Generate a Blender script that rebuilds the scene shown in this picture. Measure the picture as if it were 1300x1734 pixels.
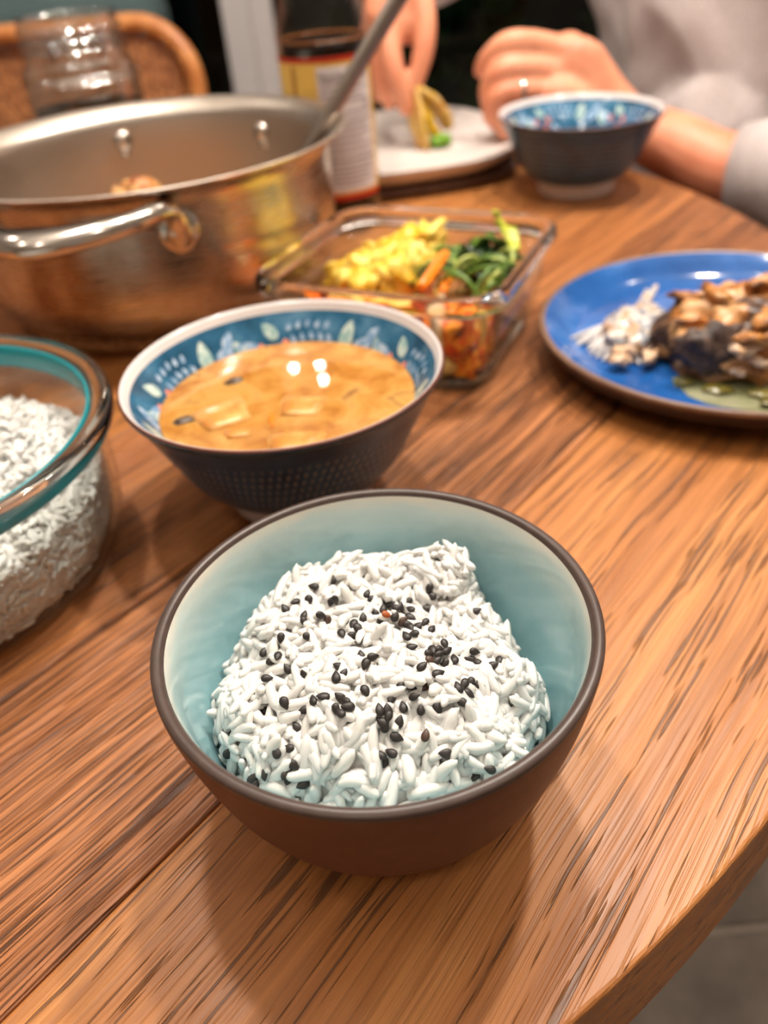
import bpy, bmesh, math, random
import numpy as np
from mathutils import Vector, Matrix, noise
from mathutils.bvhtree import BVHTree
random.seed(7); rng = np.random.default_rng(7)
for o in list(bpy.data.objects): bpy.data.objects.remove(o)
scene = bpy.context.scene
col = scene.collection
R_ = math.radians
# ------------------------------------------------------------------ camera
IMG_W, IMG_H, FPX = 1300, 1734, 1380.0
CAM_H = 0.225
PITCH, ROLL = R_(36.8875), R_(-5.3894)
cf = Vector((0, math.cos(PITCH), -math.sin(PITCH)))
r0 = Vector((1, 0, 0)); u0 = r0.cross(cf)
cr = math.cos(ROLL) * r0 + math.sin(ROLL) * u0
cu = -math.sin(ROLL) * r0 + math.cos(ROLL) * u0
cam_d = bpy.data.cameras.new('camera'); cam = bpy.data.objects.new('camera', cam_d); col.objects.link(cam)
M = Matrix((cr, cu, -cf)).transposed().to_4x4(); M.translation = (0, 0, CAM_H)
cam.matrix_world = M
cam_d.sensor_fit = 'VERTICAL'; cam_d.sensor_height = 36; cam_d.lens = FPX / IMG_H * 36
cam_d.clip_start = 0.01; cam_d.clip_end = 60
cam_d.dof.use_dof = True; cam_d.dof.focus_distance = 0.222; cam_d.dof.aperture_fstop = 8.0
scene.camera = cam

def ray(px, py):
    return (px - IMG_W / 2) / FPX * cr - (py - IMG_H / 2) / FPX * cu + cf
def at(px, py, z):
    d = ray(px, py); k = (z - CAM_H) / d.z; return Vector((d.x * k, d.y * k, z))
def aty(px, py, y):
    d = ray(px, py); k = y / d.y; return Vector((d.x * k, y, CAM_H + d.z * k))

# ------------------------------------------------------------------ world, lights, exposure
w = bpy.data.worlds.new('night'); scene.world = w; w.use_nodes = True
w.node_tree.nodes['Background'].inputs[0].default_value = (0.010, 0.016, 0.018, 1)
w.node_tree.nodes['Background'].inputs[1].default_value = 0.25
scene.view_settings.view_transform = 'Standard'; scene.view_settings.look = 'None'
scene.view_settings.gamma = 1; scene.view_settings.use_curve_mapping = False
scene.view_settings.exposure = 0.78
CEIL = 1.75
def lamp(loc, power, rad, colr):
    d = bpy.data.lights.new('lamp_light', 'POINT'); d.energy = power; d.shadow_soft_size = rad; d.color = colr
    o = bpy.data.objects.new('lamp_light', d); o.location = loc; col.objects.link(o); return o
WARM = (1.0, 0.92, 0.82)
PENDANT = (0.17, 0.62, 1.05)          # bar pendant with three bulbs hanging over the table
BULBS = [(-.30, -.07), (0, 0), (.30, .07)]
FARLAMP = (-0.16, 2.05, 0.90)         # small cluster lamp deeper in the room
for (dx, dy), pw_ in zip(BULBS, (9.0, 13.5, 17.0)):
    lamp((PENDANT[0] + dx, PENDANT[1] + dy, PENDANT[2]), pw_, 0.03, WARM)
for dx, dy in ((-.05, 0), (.02, .04), (.03, -.05), (-.02, .1)):
    lamp((FARLAMP[0] + dx, FARLAMP[1] + dy, FARLAMP[2] + .012 * dx / .05), 0.14, 0.006, WARM)
DOWN = [(-1.0, 0.2), (-.35, -.7), (.75, -.45), (1.3, .9), (-1.3, 1.5), (.9, 1.9), (-.15, .95)]
for x, y in DOWN:
    lamp((x, y, CEIL - .05), 3.0, 0.035, WARM)

# ------------------------------------------------------------------ helpers
def tag(o, label=None, cat=None, group=None, kind=None):
    if label: o['label'] = label
    if cat: o['category'] = cat
    if group: o['group'] = group
    if kind: o['kind'] = kind
    return o
def link(o, parent=None):
    col.objects.link(o)
    if parent is not None: o.parent = parent
    return o
def empty(name, loc=(0, 0, 0), rz=0, label=None, cat=None, group=None, kind=None):
    o = bpy.data.objects.new(name, None); o.location = loc; o.rotation_euler = (0, 0, rz); o.empty_display_size = .01
    link(o); return tag(o, label, cat, group, kind)
def new(name, verts, faces, mat, parent=None, smooth=True, recalc=False, uvs=None, loc=None):
    me = bpy.data.meshes.new(name)
    if isinstance(verts, np.ndarray): verts = verts.tolist()
    me.from_pydata(verts, [], [list(map(int, f)) for f in faces]); me.update()
    if uvs is not None:
        ul = me.uv_layers.new(name='UVMap')
        li = np.zeros(len(me.loops), dtype=np.int32); me.loops.foreach_get('vertex_index', li)
        ul.data.foreach_set('uv', np.asarray(uvs, dtype=np.float32)[li].ravel())
    if recalc:
        bm = bmesh.new(); bm.from_mesh(me); bmesh.ops.recalc_face_normals(bm, faces=bm.faces); bm.to_mesh(me); bm.free()
    if smooth: me.polygons.foreach_set('use_smooth', [True] * len(me.polygons))
    if mat: me.materials.append(mat)
    o = bpy.data.objects.new(name, me)
    if loc is not None: o.location = loc
    return link(o, parent)
def from_bm(name, bm, mat, parent=None, smooth=False, loc=None, rz=0):
    me = bpy.data.meshes.new(name); bm.to_mesh(me); bm.free()
    if smooth: me.polygons.foreach_set('use_smooth', [True] * len(me.polygons))
    if mat: me.materials.append(mat)
    o = bpy.data.objects.new(name, me)
    if loc is not None: o.location = loc
    o.rotation_euler.z = rz
    return link(o, parent)
def box(name, lo, hi, mat, parent=None, bev=0.0, seg=2, loc=None, rz=0):
    bm = bmesh.new(); bmesh.ops.create_cube(bm, size=1)
    for v in bm.verts:
        v.co = Vector([lo[i] + (v.co[i] + .5) * (hi[i] - lo[i]) for i in range(3)])
    if bev: bmesh.ops.bevel(bm, geom=bm.edges[:], offset=bev, segments=seg, profile=.5, affect='EDGES')
    return from_bm(name, bm, mat, parent, smooth=False, loc=loc, rz=rz)
def spl(pts, n=6):
    """Catmull-Rom through pts (any dimension), n samples per span"""
    p = np.array(pts, float); out = []
    for i in range(len(p) - 1):
        a = p[max(i - 1, 0)]; b = p[i]; c = p[i + 1]; d = p[min(i + 2, len(p) - 1)]
        for k in range(n):
            t = k / n
            out.append(.5 * (2 * b + (c - a) * t + (2 * a - 5 * b + 4 * c - d) * t * t + (3 * b - a - 3 * c + d) * t ** 3))
    out.append(p[-1]); return np.array(out)
def lathe_data(prof, seg=96):
    V = []; F = []; UV = []
    n = len(prof); s = 0
    for i, (r, z) in enumerate(prof):
        if i: s += math.hypot(r - prof[i - 1][0], z - prof[i - 1][1])
        for k in range(seg + 1):
            a = 2 * math.pi * k / seg
            V.append((r * math.cos(a), r * math.sin(a), z)); UV.append((k / seg, s * 10))
    for i in range(n - 1):
        for k in range(seg):
            a = i * (seg + 1) + k; F.append((a, a + 1, a + seg + 2, a + seg + 1))
    return V, F, UV
def lathe(name, prof, mat, parent=None, seg=96, loc=None, closed=False):
    """surface of revolution; duplicate seam vertices are merged when closed (glass)"""
    V, F, UV = lathe_data(prof, seg)
    if not closed:
        o = new(name, V, F, mat, parent, uvs=UV, loc=loc); fixn(o); return o
    o = new(name, V, F, mat, parent, loc=loc)
    bm = bmesh.new(); bm.from_mesh(o.data); bmesh.ops.remove_doubles(bm, verts=bm.verts, dist=1e-6)
    bmesh.ops.dissolve_degenerate(bm, dist=1e-7, edges=bm.edges); bmesh.ops.recalc_face_normals(bm, faces=bm.faces)
    bm.to_mesh(o.data); bm.free(); return o
def fixn(o):
    pass
def tube(path, radii, seg=12, caps=True, flat=None, up=None):
    """tapered tube along path; flat=(a,b) scales the section along frame axes. returns V,F"""
    P = [Vector(p) for p in path]; V = []; F = []; n = len(P)
    T = [(P[min(i + 1, n - 1)] - P[max(i - 1, 0)]).normalized() for i in range(n)]
    ref = Vector(up) if up is not None else (Vector((0, 0, 1)) if abs(T[0].z) < .9 else Vector((1, 0, 0)))
    for i in range(n):
        x = (ref - T[i] * ref.dot(T[i])).normalized(); y = T[i].cross(x); ref = x if up is None else ref
        r = radii[i] if hasattr(radii, '__len__') else radii
        fa, fb = (flat[i] if hasattr(flat[0], '__len__') else flat) if flat is not None else (1, 1)
        for k in range(seg):
            a = 2 * math.pi * k / seg
            V.append(tuple(P[i] + x * (r * fa * math.cos(a)) + y * (r * fb * math.sin(a))))
    for i in range(n - 1):
        for k in range(seg):
            a = i * seg + k; b = i * seg + (k + 1) % seg; F.append((a, b, b + seg, a + seg))
    if caps:
        F.append(tuple(range(seg))[::-1]); F.append(tuple((n - 1) * seg + k for k in range(seg)))
    return V, F
def capsule_chain(path, radii, seg=14, n=5, flat=None, up=None):
    """tube with round ends, smooth through the joints"""
    arr = np.array([list(p) + [r] for p, r in zip(path, radii)]); q = spl(arr, n)
    pts = [Vector(a[:3]) for a in q]; rr = [a[3] for a in q]
    if flat is not None:
        fl = spl(np.array(flat, float), n).tolist()
    else: fl = [(1, 1)] * len(pts)
    d0 = (pts[0] - pts[1]).normalized(); d1 = (pts[-1] - pts[-2]).normalized()
    pre = []; post = []
    for a in (80, 55, 28):
        pre.append((pts[0] + d0 * rr[0] * math.sin(R_(a)), rr[0] * math.cos(R_(a)), fl[0]))
    for a in (28, 55, 80):
        post.append((pts[-1] + d1 * rr[-1] * math.sin(R_(a)), rr[-1] * math.cos(R_(a)), fl[-1]))
    allp = pre + list(zip(pts, rr, fl)) + post
    return tube([a[0] for a in allp], [a[1] for a in allp], seg, True, [tuple(a[2]) for a in allp], up)
def merge(parts):
    V = []; F = []
    for v, f in parts:
        o = len(V); V += [tuple(x) for x in v]; F += [tuple(i + o for i in q) for q in f]
    return V, F
def fbm(p, sc, oct=3):
    return noise.fractal(Vector(p) * sc, 1.0, 2.0, oct, noise_basis='PERLIN_ORIGINAL')
def blob(name, scale, mat, parent=None, loc=(0, 0, 0), rot=(0, 0, 0), amp=.25, freq=2.0, sub=3, seed=0, flat_bottom=None, ridg=False):
    bm = bmesh.new(); bmesh.ops.create_icosphere(bm, subdivisions=sub, radius=1)
    for v in bm.verts:
        p = v.co.copy(); n = fbm(p + Vector((seed * 7.3, seed * 3.1, 1.7)), freq)
        if ridg: n = .5 - abs(n)
        v.co = p * (1 + amp * n)
        v.co = Vector((v.co.x * scale[0], v.co.y * scale[1], v.co.z * scale[2]))
        if flat_bottom is not None and v.co.z < flat_bottom: v.co.z = flat_bottom + (v.co.z - flat_bottom) * .08
    o = from_bm(name, bm, mat, parent, smooth=True, loc=loc); o.rotation_euler = rot; return o
def remesh(V, F, voxel, name, mat, parent=None, smooth_it=4, fac=.5):
    me = bpy.data.meshes.new('tmp'); me.from_pydata(V, [], F); me.update()
    t = bpy.data.objects.new('tmp', me); col.objects.link(t)
    bm = bmesh.new(); bm.from_mesh(me); bmesh.ops.recalc_face_normals(bm, faces=bm.faces); bm.to_mesh(me); bm.free()
    m = t.modifiers.new('r', 'REMESH'); m.mode = 'VOXEL'; m.voxel_size = voxel
    s = t.modifiers.new('s', 'SMOOTH'); s.iterations = smooth_it; s.factor = fac
    dg = bpy.context.evaluated_depsgraph_get(); dg.update()
    me2 = bpy.data.meshes.new_from_object(t.evaluated_get(dg)); me2.name = name
    bpy.data.objects.remove(t); bpy.data.meshes.remove(me)
    me2.materials.clear(); me2.materials.append(mat)
    me2.polygons.foreach_set('use_smooth', [True] * len(me2.polygons))
    o = bpy.data.objects.new(name, me2); return link(o, parent)

# ------------------------------------------------------------------ materials
def srgb(r, g, b):
    f = lambda c: (c / 255 / 12.92) if c / 255 <= .04045 else ((c / 255 + .055) / 1.055) ** 2.4
    return (f(r), f(g), f(b), 1)
class NT:
    def __init__(s, name):
        s.m = bpy.data.materials.new(name); s.m.use_nodes = True; s.t = s.m.node_tree; s.n = s.t.nodes
        s.b = s.n['Principled BSDF']; s.out = s.n['Material Output']
    def add(s, typ, **kw):
        n = s.n.new(typ)
        for k, v in kw.items():
            if k.startswith('i_'): n.inputs[k[2:].replace('_', ' ')].default_value = v
            else: setattr(n, k, v)
        return n
    def l(s, a, b): s.t.links.new(a, b)
    def math(s, op, a, b=None, clamp=False):
        n = s.n.new('ShaderNodeMath'); n.operation = op; n.use_clamp = clamp
        for i, x in enumerate((a, b)):
            if x is None: continue
            if isinstance(x, (int, float)): n.inputs[i].default_value = x
            else: s.l(x, n.inputs[i])
        return n.outputs[0]
    def ramp(s, fac, stops, interp='LINEAR'):
        n = s.n.new('ShaderNodeValToRGB'); n.color_ramp.interpolation = interp
        e = n.color_ramp.elements
        while len(e) < len(stops): e.new(.5)
        for x, (p, c) in zip(e, stops): x.position = p; x.color = c if len(c) == 4 else (*c, 1)
        s.l(fac, n.inputs[0]); return n.outputs[0]
    def mix(s, fac, a, b, mode='MIX'):
        n = s.n.new('ShaderNodeMix'); n.data_type = 'RGBA'; n.blend_type = mode
        for i, x in ((0, fac), (6, a), (7, b)):
            if isinstance(x, (int, float)): n.inputs[i].default_value = x
            elif isinstance(x, tuple): n.inputs[i].default_value = x
            else: s.l(x, n.inputs[i])
        return n.outputs[2]
    def noise(s, vec, scale, detail=4, rough=.55, dist=0):
        n = s.n.new('ShaderNodeTexNoise'); n.inputs['Scale'].default_value = scale; n.inputs['Detail'].default_value = detail
        n.inputs['Roughness'].default_value = rough; n.inputs['Distortion'].default_value = dist
        if vec is not None: s.l(vec, n.inputs['Vector'])
        return n.outputs[0]
    def coord(s, kind='Object'):
        return s.n.new('ShaderNodeTexCoord').outputs[kind]
    def mapping(s, vec, scale=(1, 1, 1), rot=(0, 0, 0), loc=(0, 0, 0)):
        n = s.n.new('ShaderNodeMapping'); n.inputs['Scale'].default_value = scale; n.inputs['Rotation'].default_value = rot; n.inputs['Location'].default_value = loc
        s.l(vec, n.inputs['Vector']); return n.outputs[0]
    def bump(s, h, strength=.3, dist=.001):
        n = s.n.new('ShaderNodeBump'); n.inputs['Strength'].default_value = strength; n.inputs['Distance'].default_value = dist
        s.l(h, n.inputs['Height']); s.l(n.outputs[0], s.b.inputs['Normal']); return n
    def set(s, **kw):
        for k, v in kw.items():
            s.b.inputs[k.replace('_', ' ')].default_value = v
        return s
def simple(name, c, rough=.5, metal=0, noise_amt=0, nscale=60, bump=0, bdist=.0005, **kw):
    t = NT(name); t.set(Roughness=rough, Metallic=metal, **kw); t.b.inputs['Base Color'].default_value = c
    if noise_amt or bump:
        co = t.coord(); nz = t.noise(co, nscale)
        if noise_amt:
            dk = tuple(x * (1 - noise_amt) for x in c[:3]) + (1,); lt = tuple(min(1, x * (1 + noise_amt)) for x in c[:3]) + (1,)
            t.l(t.ramp(nz, [(.3, dk), (.7, lt)]), t.b.inputs['Base Color'])
        if bump: t.bump(nz, bump, bdist)
    return t.m
def two_tone(name, c1, c2, nscale, rough=.5, lo=.42, hi=.58, bump=0, bdist=.0005, c3=None, **kw):
    t = NT(name); t.set(Roughness=rough, **kw); co = t.coord(); nz = t.noise(co, nscale, 5)
    st = [(lo, c1), (hi, c2)]
    if c3: st = [(lo, c1), ((lo + hi) / 2, c2), (hi, c3)]
    t.l(t.ramp(nz, st), t.b.inputs['Base Color'])
    if bump: t.bump(t.noise(co, nscale * 2, 4), bump, bdist)
    return t.m
def thin_glass(name, tint=(1, 1, 1, 1), ior=1.45, rough=0.02):
    t = NT(name); tr = t.add('ShaderNodeBsdfTransparent'); tr.inputs[0].default_value = tint
    gl = t.add('ShaderNodeBsdfGlossy'); gl.inputs['Roughness'].default_value = rough
    lw = t.add('ShaderNodeLayerWeight'); f0 = ((ior - 1) / (ior + 1)) ** 2                # Schlick reflectance, same for both faces
    fr = t.math('ADD', t.math('MULTIPLY', t.math('POWER', lw.outputs['Facing'], 5.0), 1 - f0), f0)
    lw.inputs[0].default_value = .5
    mx = t.add('ShaderNodeMixShader'); t.l(fr, mx.inputs[0]); t.l(tr.outputs[0], mx.inputs[1]); t.l(gl.outputs[0], mx.inputs[2])
    t.l(mx.outputs[0], t.out.inputs[0]); return t.m
def solid_glass(name, c=(1, 1, 1, 1), ior=1.5, rough=0):
    t = NT(name); t.set(Roughness=rough, IOR=ior); t.b.inputs['Transmission Weight'].default_value = 1; t.b.inputs['Base Color'].default_value = c
    return t.m

GRAIN = R_(49)
def wood(name, light, mid, dark, pore_lo, pore_hi, pore_col, seed, dense=1.0, bumpd=.0006, line=1.0):
    t = NT(name); co = t.coord()
    v = t.mapping(co, rot=(0, 0, -GRAIN), loc=(seed, seed * .37, 0))
    wob = t.noise(t.mapping(v, (2.2, 7, 7)), 1, 3)                                   # slow waviness of the grain
    sep = t.add('ShaderNodeSeparateXYZ'); t.l(v, sep.inputs[0])
    cmb = t.add('ShaderNodeCombineXYZ'); t.l(sep.outputs[0], cmb.inputs[0])
    t.l(t.math('ADD', sep.outputs[1], t.math('MULTIPLY', wob, .03)), cmb.inputs[1]); t.l(sep.outputs[2], cmb.inputs[2])
    g = cmb.outputs[0]
    broad = t.noise(t.mapping(g, (2.0, 30, 30)), 1, 4, .6)
    streak = t.noise(t.mapping(g, (7, 260, 260)), 1, 3, .6)
    fine = t.noise(t.mapping(g, (11, 850, 850)), 1, 2, .5)
    c = t.ramp(broad, [(.30, dark), (.48, mid), (.66, light)])
    dk = t.mix(.5, dark, pore_col)
    c = t.mix(t.ramp(streak, [(.36, (.55,) * 3), (.58, (0, 0, 0))]), c, dk)
    c = t.mix(t.ramp(fine, [(.40 if line > 1 else .34, (.62 * line,) * 3), (.52, (0, 0, 0))]), c, dk)
    # open pores: narrow slots broken up along the grain, gathered in bands
    pores = t.noise(t.mapping(g, (20, 900 * dense, 900 * dense), loc=(3, 1, 0)), 1, 2, .5)
    band = t.noise(t.mapping(g, (6, 130, 130), loc=(7, 4, 0)), 1, 3, .5)
    pm = t.ramp(t.math('ADD', t.math('MULTIPLY', pores, .6), t.math('MULTIPLY', band, .4)), [(pore_lo, (1, 1, 1)), (pore_hi, (0, 0, 0))])
    c = t.mix(t.math('MULTIPLY', pm, .8), c, pore_col)
    t.l(c, t.b.inputs['Base Color'])
    h = t.math('SUBTRACT', t.math('ADD', t.math('MULTIPLY', t.ramp(fine, [(.36, (0,) * 3), (.54, (1,) * 3)]), .45 * line), t.math('MULTIPLY', streak, .3)), pm)
    t.bump(h, .9, bumpd)
    t.l(t.ramp(streak, [(.3, (.34,) * 3), (.7, (.48,) * 3)]), t.b.inputs['Roughness'])
    t.b.inputs['Specular IOR Level'].default_value = .45
    return t.m
W_RIGHT = wood('oak_honey', srgb(206, 140, 80), srgb(190, 122, 64), srgb(168, 102, 50), .40, .43, srgb(100, 66, 44), 0.3, .8, line=.5)
W_DARK = wood('oak_fumed', srgb(196, 128, 78), srgb(178, 112, 64), srgb(142, 84, 46), .425, .465, srgb(76, 46, 30), 5.1, 1.0, line=1.35)
W_MID = wood('oak_amber', srgb(200, 132, 78), srgb(180, 112, 60), srgb(150, 88, 44), .40, .44, srgb(96, 60, 40), 9.7, .9)
W_CORE = simple('oak_core', srgb(70, 42, 24), .8)

WALL_M = simple('wall_paint', srgb(178, 168, 158), .85, noise_amt=.03, nscale=8)
CEIL_M = simple('ceiling_paint', srgb(236, 230, 222), .9, noise_amt=.02, nscale=8)
FRAME_M = simple('window_paint', srgb(214, 206, 206), .45, noise_amt=.03, nscale=12)
STEEL = NT('brushed_steel'); STEEL.set(Metallic=1, Roughness=.24); STEEL.b.inputs['Base Color'].default_value = srgb(196, 184, 172)
_v = STEEL.coord(); _n = STEEL.noise(STEEL.mapping(_v, (40, 40, 900)), 1, 3); STEEL.l(STEEL.ramp(_n, [(.3, (.30,) * 3), (.7, (.44,) * 3)]), STEEL.b.inputs['Roughness'])
STEEL = STEEL.m
_t = NT('stained_steel'); _t.set(Metallic=1); _co = _t.coord()
_n1 = _t.noise(_t.mapping(_co, (14, 14, 9)), 1, 5, .6)
_t.l(_t.ramp(_n1, [(.34, srgb(140, 112, 92)), (.46, srgb(178, 164, 152)), (.60, srgb(196, 190, 182)), (.72, srgb(192, 170, 118))]), _t.b.inputs['Base Color'])
_t.l(_t.ramp(_t.noise(_t.mapping(_co, (30, 30, 500)), 1, 3), [(.3, (.2,) * 3), (.7, (.36,) * 3)]), _t.b.inputs['Roughness'])
STEEL_STAIN = _t.m
POLISHED = simple('polished_steel', srgb(214, 206, 198), .14, 1)
RICE_M = NT('cooked_rice'); RICE_M.set(Roughness=.38); RICE_M.b.inputs['Base Color'].default_value = (.76, .745, .715, 1)
RICE_M.b.inputs['Subsurface Weight'].default_value = .2; RICE_M.b.inputs['Subsurface Radius'].default_value = (1, .85, .65); RICE_M.b.inputs['Subsurface Scale'].default_value = .0022
RICE_M = RICE_M.m
GLASS_THIN = thin_glass('clear_glass_wall', (.97, .985, .975, 1))
GLASS_RIM = solid_glass('clear_glass_rim', (.97, .99, .98, 1), 1.5)

# ------------------------------------------------------------------ the room
FLOOR_Z = -0.75
X0, X1, Y0, Y1 = -2.6, 2.6, -1.9, 2.6
floor = box('floor', (X0, Y0, FLOOR_Z - .06), (X1, Y1 + 1.8, FLOOR_Z - .004), simple('grout', srgb(150, 138, 126), .9, noise_amt=.1, nscale=90)); tag(floor, kind='structure', label='taupe stone tile floor with pale grout')
tile_mats = [two_tone('floor_stone_%s' % k, srgb(92 + k * 7, 80 + k * 6, 70 + k * 5), srgb(132 + k * 5, 117 + k * 5, 102 + k * 4), 9 + k * 3, .62, .35, .66, .25, .002) for k in range(3)]
TS = .46
tm = {}
ty0 = at(1210, 1575, FLOOR_Z).y                                   # the joint seen under the table edge
iy0 = math.ceil((Y0 - ty0) / TS); iy1 = int((Y1 - ty0) / TS)
for i in range(11):
    for j in range(iy0, iy1):
        k = (i * 5 + j * 3) % 3
        if k not in tm:
            bm = bmesh.new(); bmesh.ops.create_cube(bm, size=1)
            for v in bm.verts: v.co = Vector((v.co.x * (TS - .007), v.co.y * (TS - .007), v.co.z * .02 - .01))
            bmesh.ops.bevel(bm, geom=[e for e in bm.edges if e.verts[0].co.z > -.005 and e.verts[1].co.z > -.005], offset=.003, segments=1, affect='EDGES')
            o = from_bm('tile', bm, tile_mats[k], floor); tm[k] = o
        else:
            o = tm[k].copy(); link(o, floor)
        o.location = (X0 + .27 + i * TS, ty0 + (j + .5) * TS, FLOOR_Z)
tag(box('ceiling', (X0, Y0, CEIL), (X1, Y1, CEIL + .05), CEIL_M), kind='structure')
tag(box('wall_left', (X0 - .05, Y0, FLOOR_Z), (X0, Y1, CEIL), WALL_M), kind='structure')
tag(box('wall_right', (X1, Y0, FLOOR_Z), (X1 + .05, Y1, CEIL), WALL_M), kind='structure')
tag(box('wall_front', (X0 - .05, Y0 - .05, FLOOR_Z), (X1 + .05, Y0, CEIL), WALL_M), kind='structure')
tag(box('wall_back', (X0 - .05, Y1, 1.45), (X1 + .05, Y1 + .1, CEIL), WALL_M), kind='structure', label='wall strip above the glazed doors')
# glazed wall to the dark garden: post seen left of the bottle, others out of view
px_l = aty(386, 70, Y1).x; px_r = aty(468, 70, Y1).x
win = empty('window_1', (0, Y1, FLOOR_Z), kind='structure', label='tall glazed doors with pale frame onto the dark garden')
def post(x0, x1):
    xm = x0 + (x1 - x0) * .56
    box('post', (x0, -.05, 0), (xm, .07, 2.2), FRAME_M, win, .004)
    box('post', (xm, -.02, 0), (x1, .07, 2.2), FRAME_M, win, .004)
post(px_l, px_r)
for x in (-1.62, 1.22, 2.42): post(x, x + .13)
post(X0, X0 + .1)
box('rail', (X0, -.03, 0), (X1, .06, .07), FRAME_M, win, .004)
box('rail', (X0, -.03, 2.12), (X1, .06, 2.2), FRAME_M, win, .004)
PANE_M = thin_glass('window_glass', (.55, .60, .58, 1), 1.5, .01)
xs = [(X0 + .1, -1.62), (-1.49, px_l), (px_r, 1.22), (1.35, 2.42)]
for a, b in xs: box('pane', (a, .02, .07), (b, .028, 2.12), PANE_M, win)
# recessed ceiling lights and the hanging lamps (out of view, they show as reflections)
LAMP_W = simple('lamp_white', srgb(235, 232, 226), .4)
LAMP_M = simple('lamp_brass', srgb(170, 130, 80), .3, 1)
_e = NT('lamp_glow'); _e.b.inputs['Emission Color'].default_value = (1, .86, .7, 1); _e.b.inputs['Emission Strength'].default_value = 6; GLOW = _e.m
spots = ['beside the left wall', 'behind the near side of the table', 'near the right wall at the front', 'near the right wall by the glass', 'by the left glass doors', 'by the right glass doors', 'above the far side of the table']
for (x, y), s in zip(DOWN, spots):
    e = empty('recessed_light', (x, y, CEIL), label='round white recessed ceiling light ' + s, cat='ceiling light', group='recessed ceiling lights')
    lathe('trim_ring', [(.043, 0), (.06, -.001), (.062, -.006), (.046, -.010), (.043, -.004), (.043, 0)], LAMP_W, e, 32)
    lathe('lens', [(.043, -.002), (.001, -.002)], GLOW, e, 24)
def hang(loc, label, offs, r):
    e = empty('pendant_lamp', (loc[0], loc[1], CEIL), label=label, cat='lamp')
    L = CEIL - loc[2]
    V, F = tube([(0, 0, 0), (0, 0, -L + .16)], .004, 8); new('cord', V, F, LAMP_M, e)
    lathe('ceiling_cap', [(.001, 0), (.05, 0), (.05, -.018), (.004, -.03)], LAMP_M, e, 32)
    for dx, dy in offs:
        V, F = tube([(0, 0, -L + .16), (dx * .6, dy * .6, -L + .15), (dx, dy, -L + r + .03)], .005, 8); new('arm', V, F, LAMP_M, e)
        lathe('socket', [(.001, r + .035), (.012, r + .033), (.014, r + .004), (.001, r + .002)], LAMP_M, e, 20, loc=(dx, dy, -L))
hang(PENDANT, 'brass bar pendant with three bulbs hanging over the table', BULBS, .03)
hang(FARLAMP, 'brass lamp with four small bulbs by the glass doors', [(-.05, 0), (.02, .04), (.03, -.05), (-.02, .1)], .018)

# ------------------------------------------------------------------ dining table
TC = Vector((-.257, .575)); TR = .572; TH = .042
dv = Vector((math.cos(GRAIN), math.sin(GRAIN))); nv = Vector((dv.y, -dv.x))
table = empty('dining_table', (0, 0, 0), label='round oak plank dining table with open grain', cat='table')
nc = TC.dot(nv)
seams = [nc + TR + .001, -.1475, -.246, -.365, -.50, -.63, -.76, -.89, -1.02, nc - TR - .001]
pm_ = [W_RIGHT, W_DARK, W_MID, W_RIGHT, W_MID, W_DARK, W_MID, W_RIGHT, W_MID]
for k in range(len(seams) - 1):
    hi, lo = seams[k] - .00015, seams[k + 1] + .00015
    hi = min(hi, nc + TR * .99995); lo = max(lo, nc - TR * .99995)
    a0 = math.acos(max(-1, min(1, (hi - nc) / TR))); a1 = math.acos(max(-1, min(1, (lo - nc) / TR)))
    ns = 48; pts = []
    for s in (1, -1):
        for i in range(ns + 1):
            t = a0 + (a1 - a0) * (i / ns if s == 1 else 1 - i / ns)
            p = TC + nv * (TR * math.cos(t)) + dv * (TR * math.sin(t) * s); pts.append(p)
    cl = []
    for p in pts:
        if not cl or (p - cl[-1]).length > 1e-4: cl.append(p)
    if (cl[0] - cl[-1]).length < 1e-4: cl.pop()
    bm = bmesh.new(); tv = [bm.verts.new((p.x, p.y, 0)) for p in cl]; f = bm.faces.new(tv)
    r = bmesh.ops.extrude_face_region(bm, geom=[f]); 
    for v in r['geom']:
        if isinstance(v, bmesh.types.BMVert): v.co.z = -TH
    bmesh.ops.recalc_face_normals(bm, faces=bm.faces)
    eds = [e for e in bm.edges if abs(e.verts[0].co.z) < 1e-6 and abs(e.verts[1].co.z) < 1e-6 and len(e.link_faces) == 2]
    outer = [e for e in eds if all(abs((Vector(v.co[:2]) - TC).length - TR) < 2e-4 for v in e.verts)]
    bmesh.ops.bevel(bm, geom=outer, offset=.0016, segments=3, profile=.5, affect='EDGES')
    from_bm('plank', bm, pm_[k], table)
lathe('core', [(.001, -.0015), (TR - .004, -.0015), (TR - .004, -TH - .004), (.001, -TH - .004)], W_CORE, table, 96, loc=(TC.x, TC.y, 0))
lathe('pedestal', spl([(.09, -TH - .004), (.075, -.10), (.05, -.20), (.055, -.45), (.085, -.60), (.11, -.66)], 5), W_MID, table, 48, loc=(TC.x, TC.y, 0))
for k in range(4):
    a = GRAIN + math.pi / 2 * k
    V, F = tube([(TC.x + math.cos(a) * r, TC.y + math.sin(a) * r, z) for r, z in ((.06, -.60), (.16, -.64), (.27, -.70), (.33, -.73))], [.05, .042, .034, .02], 10)
    new('foot', V, F, W_MID, table)

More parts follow.
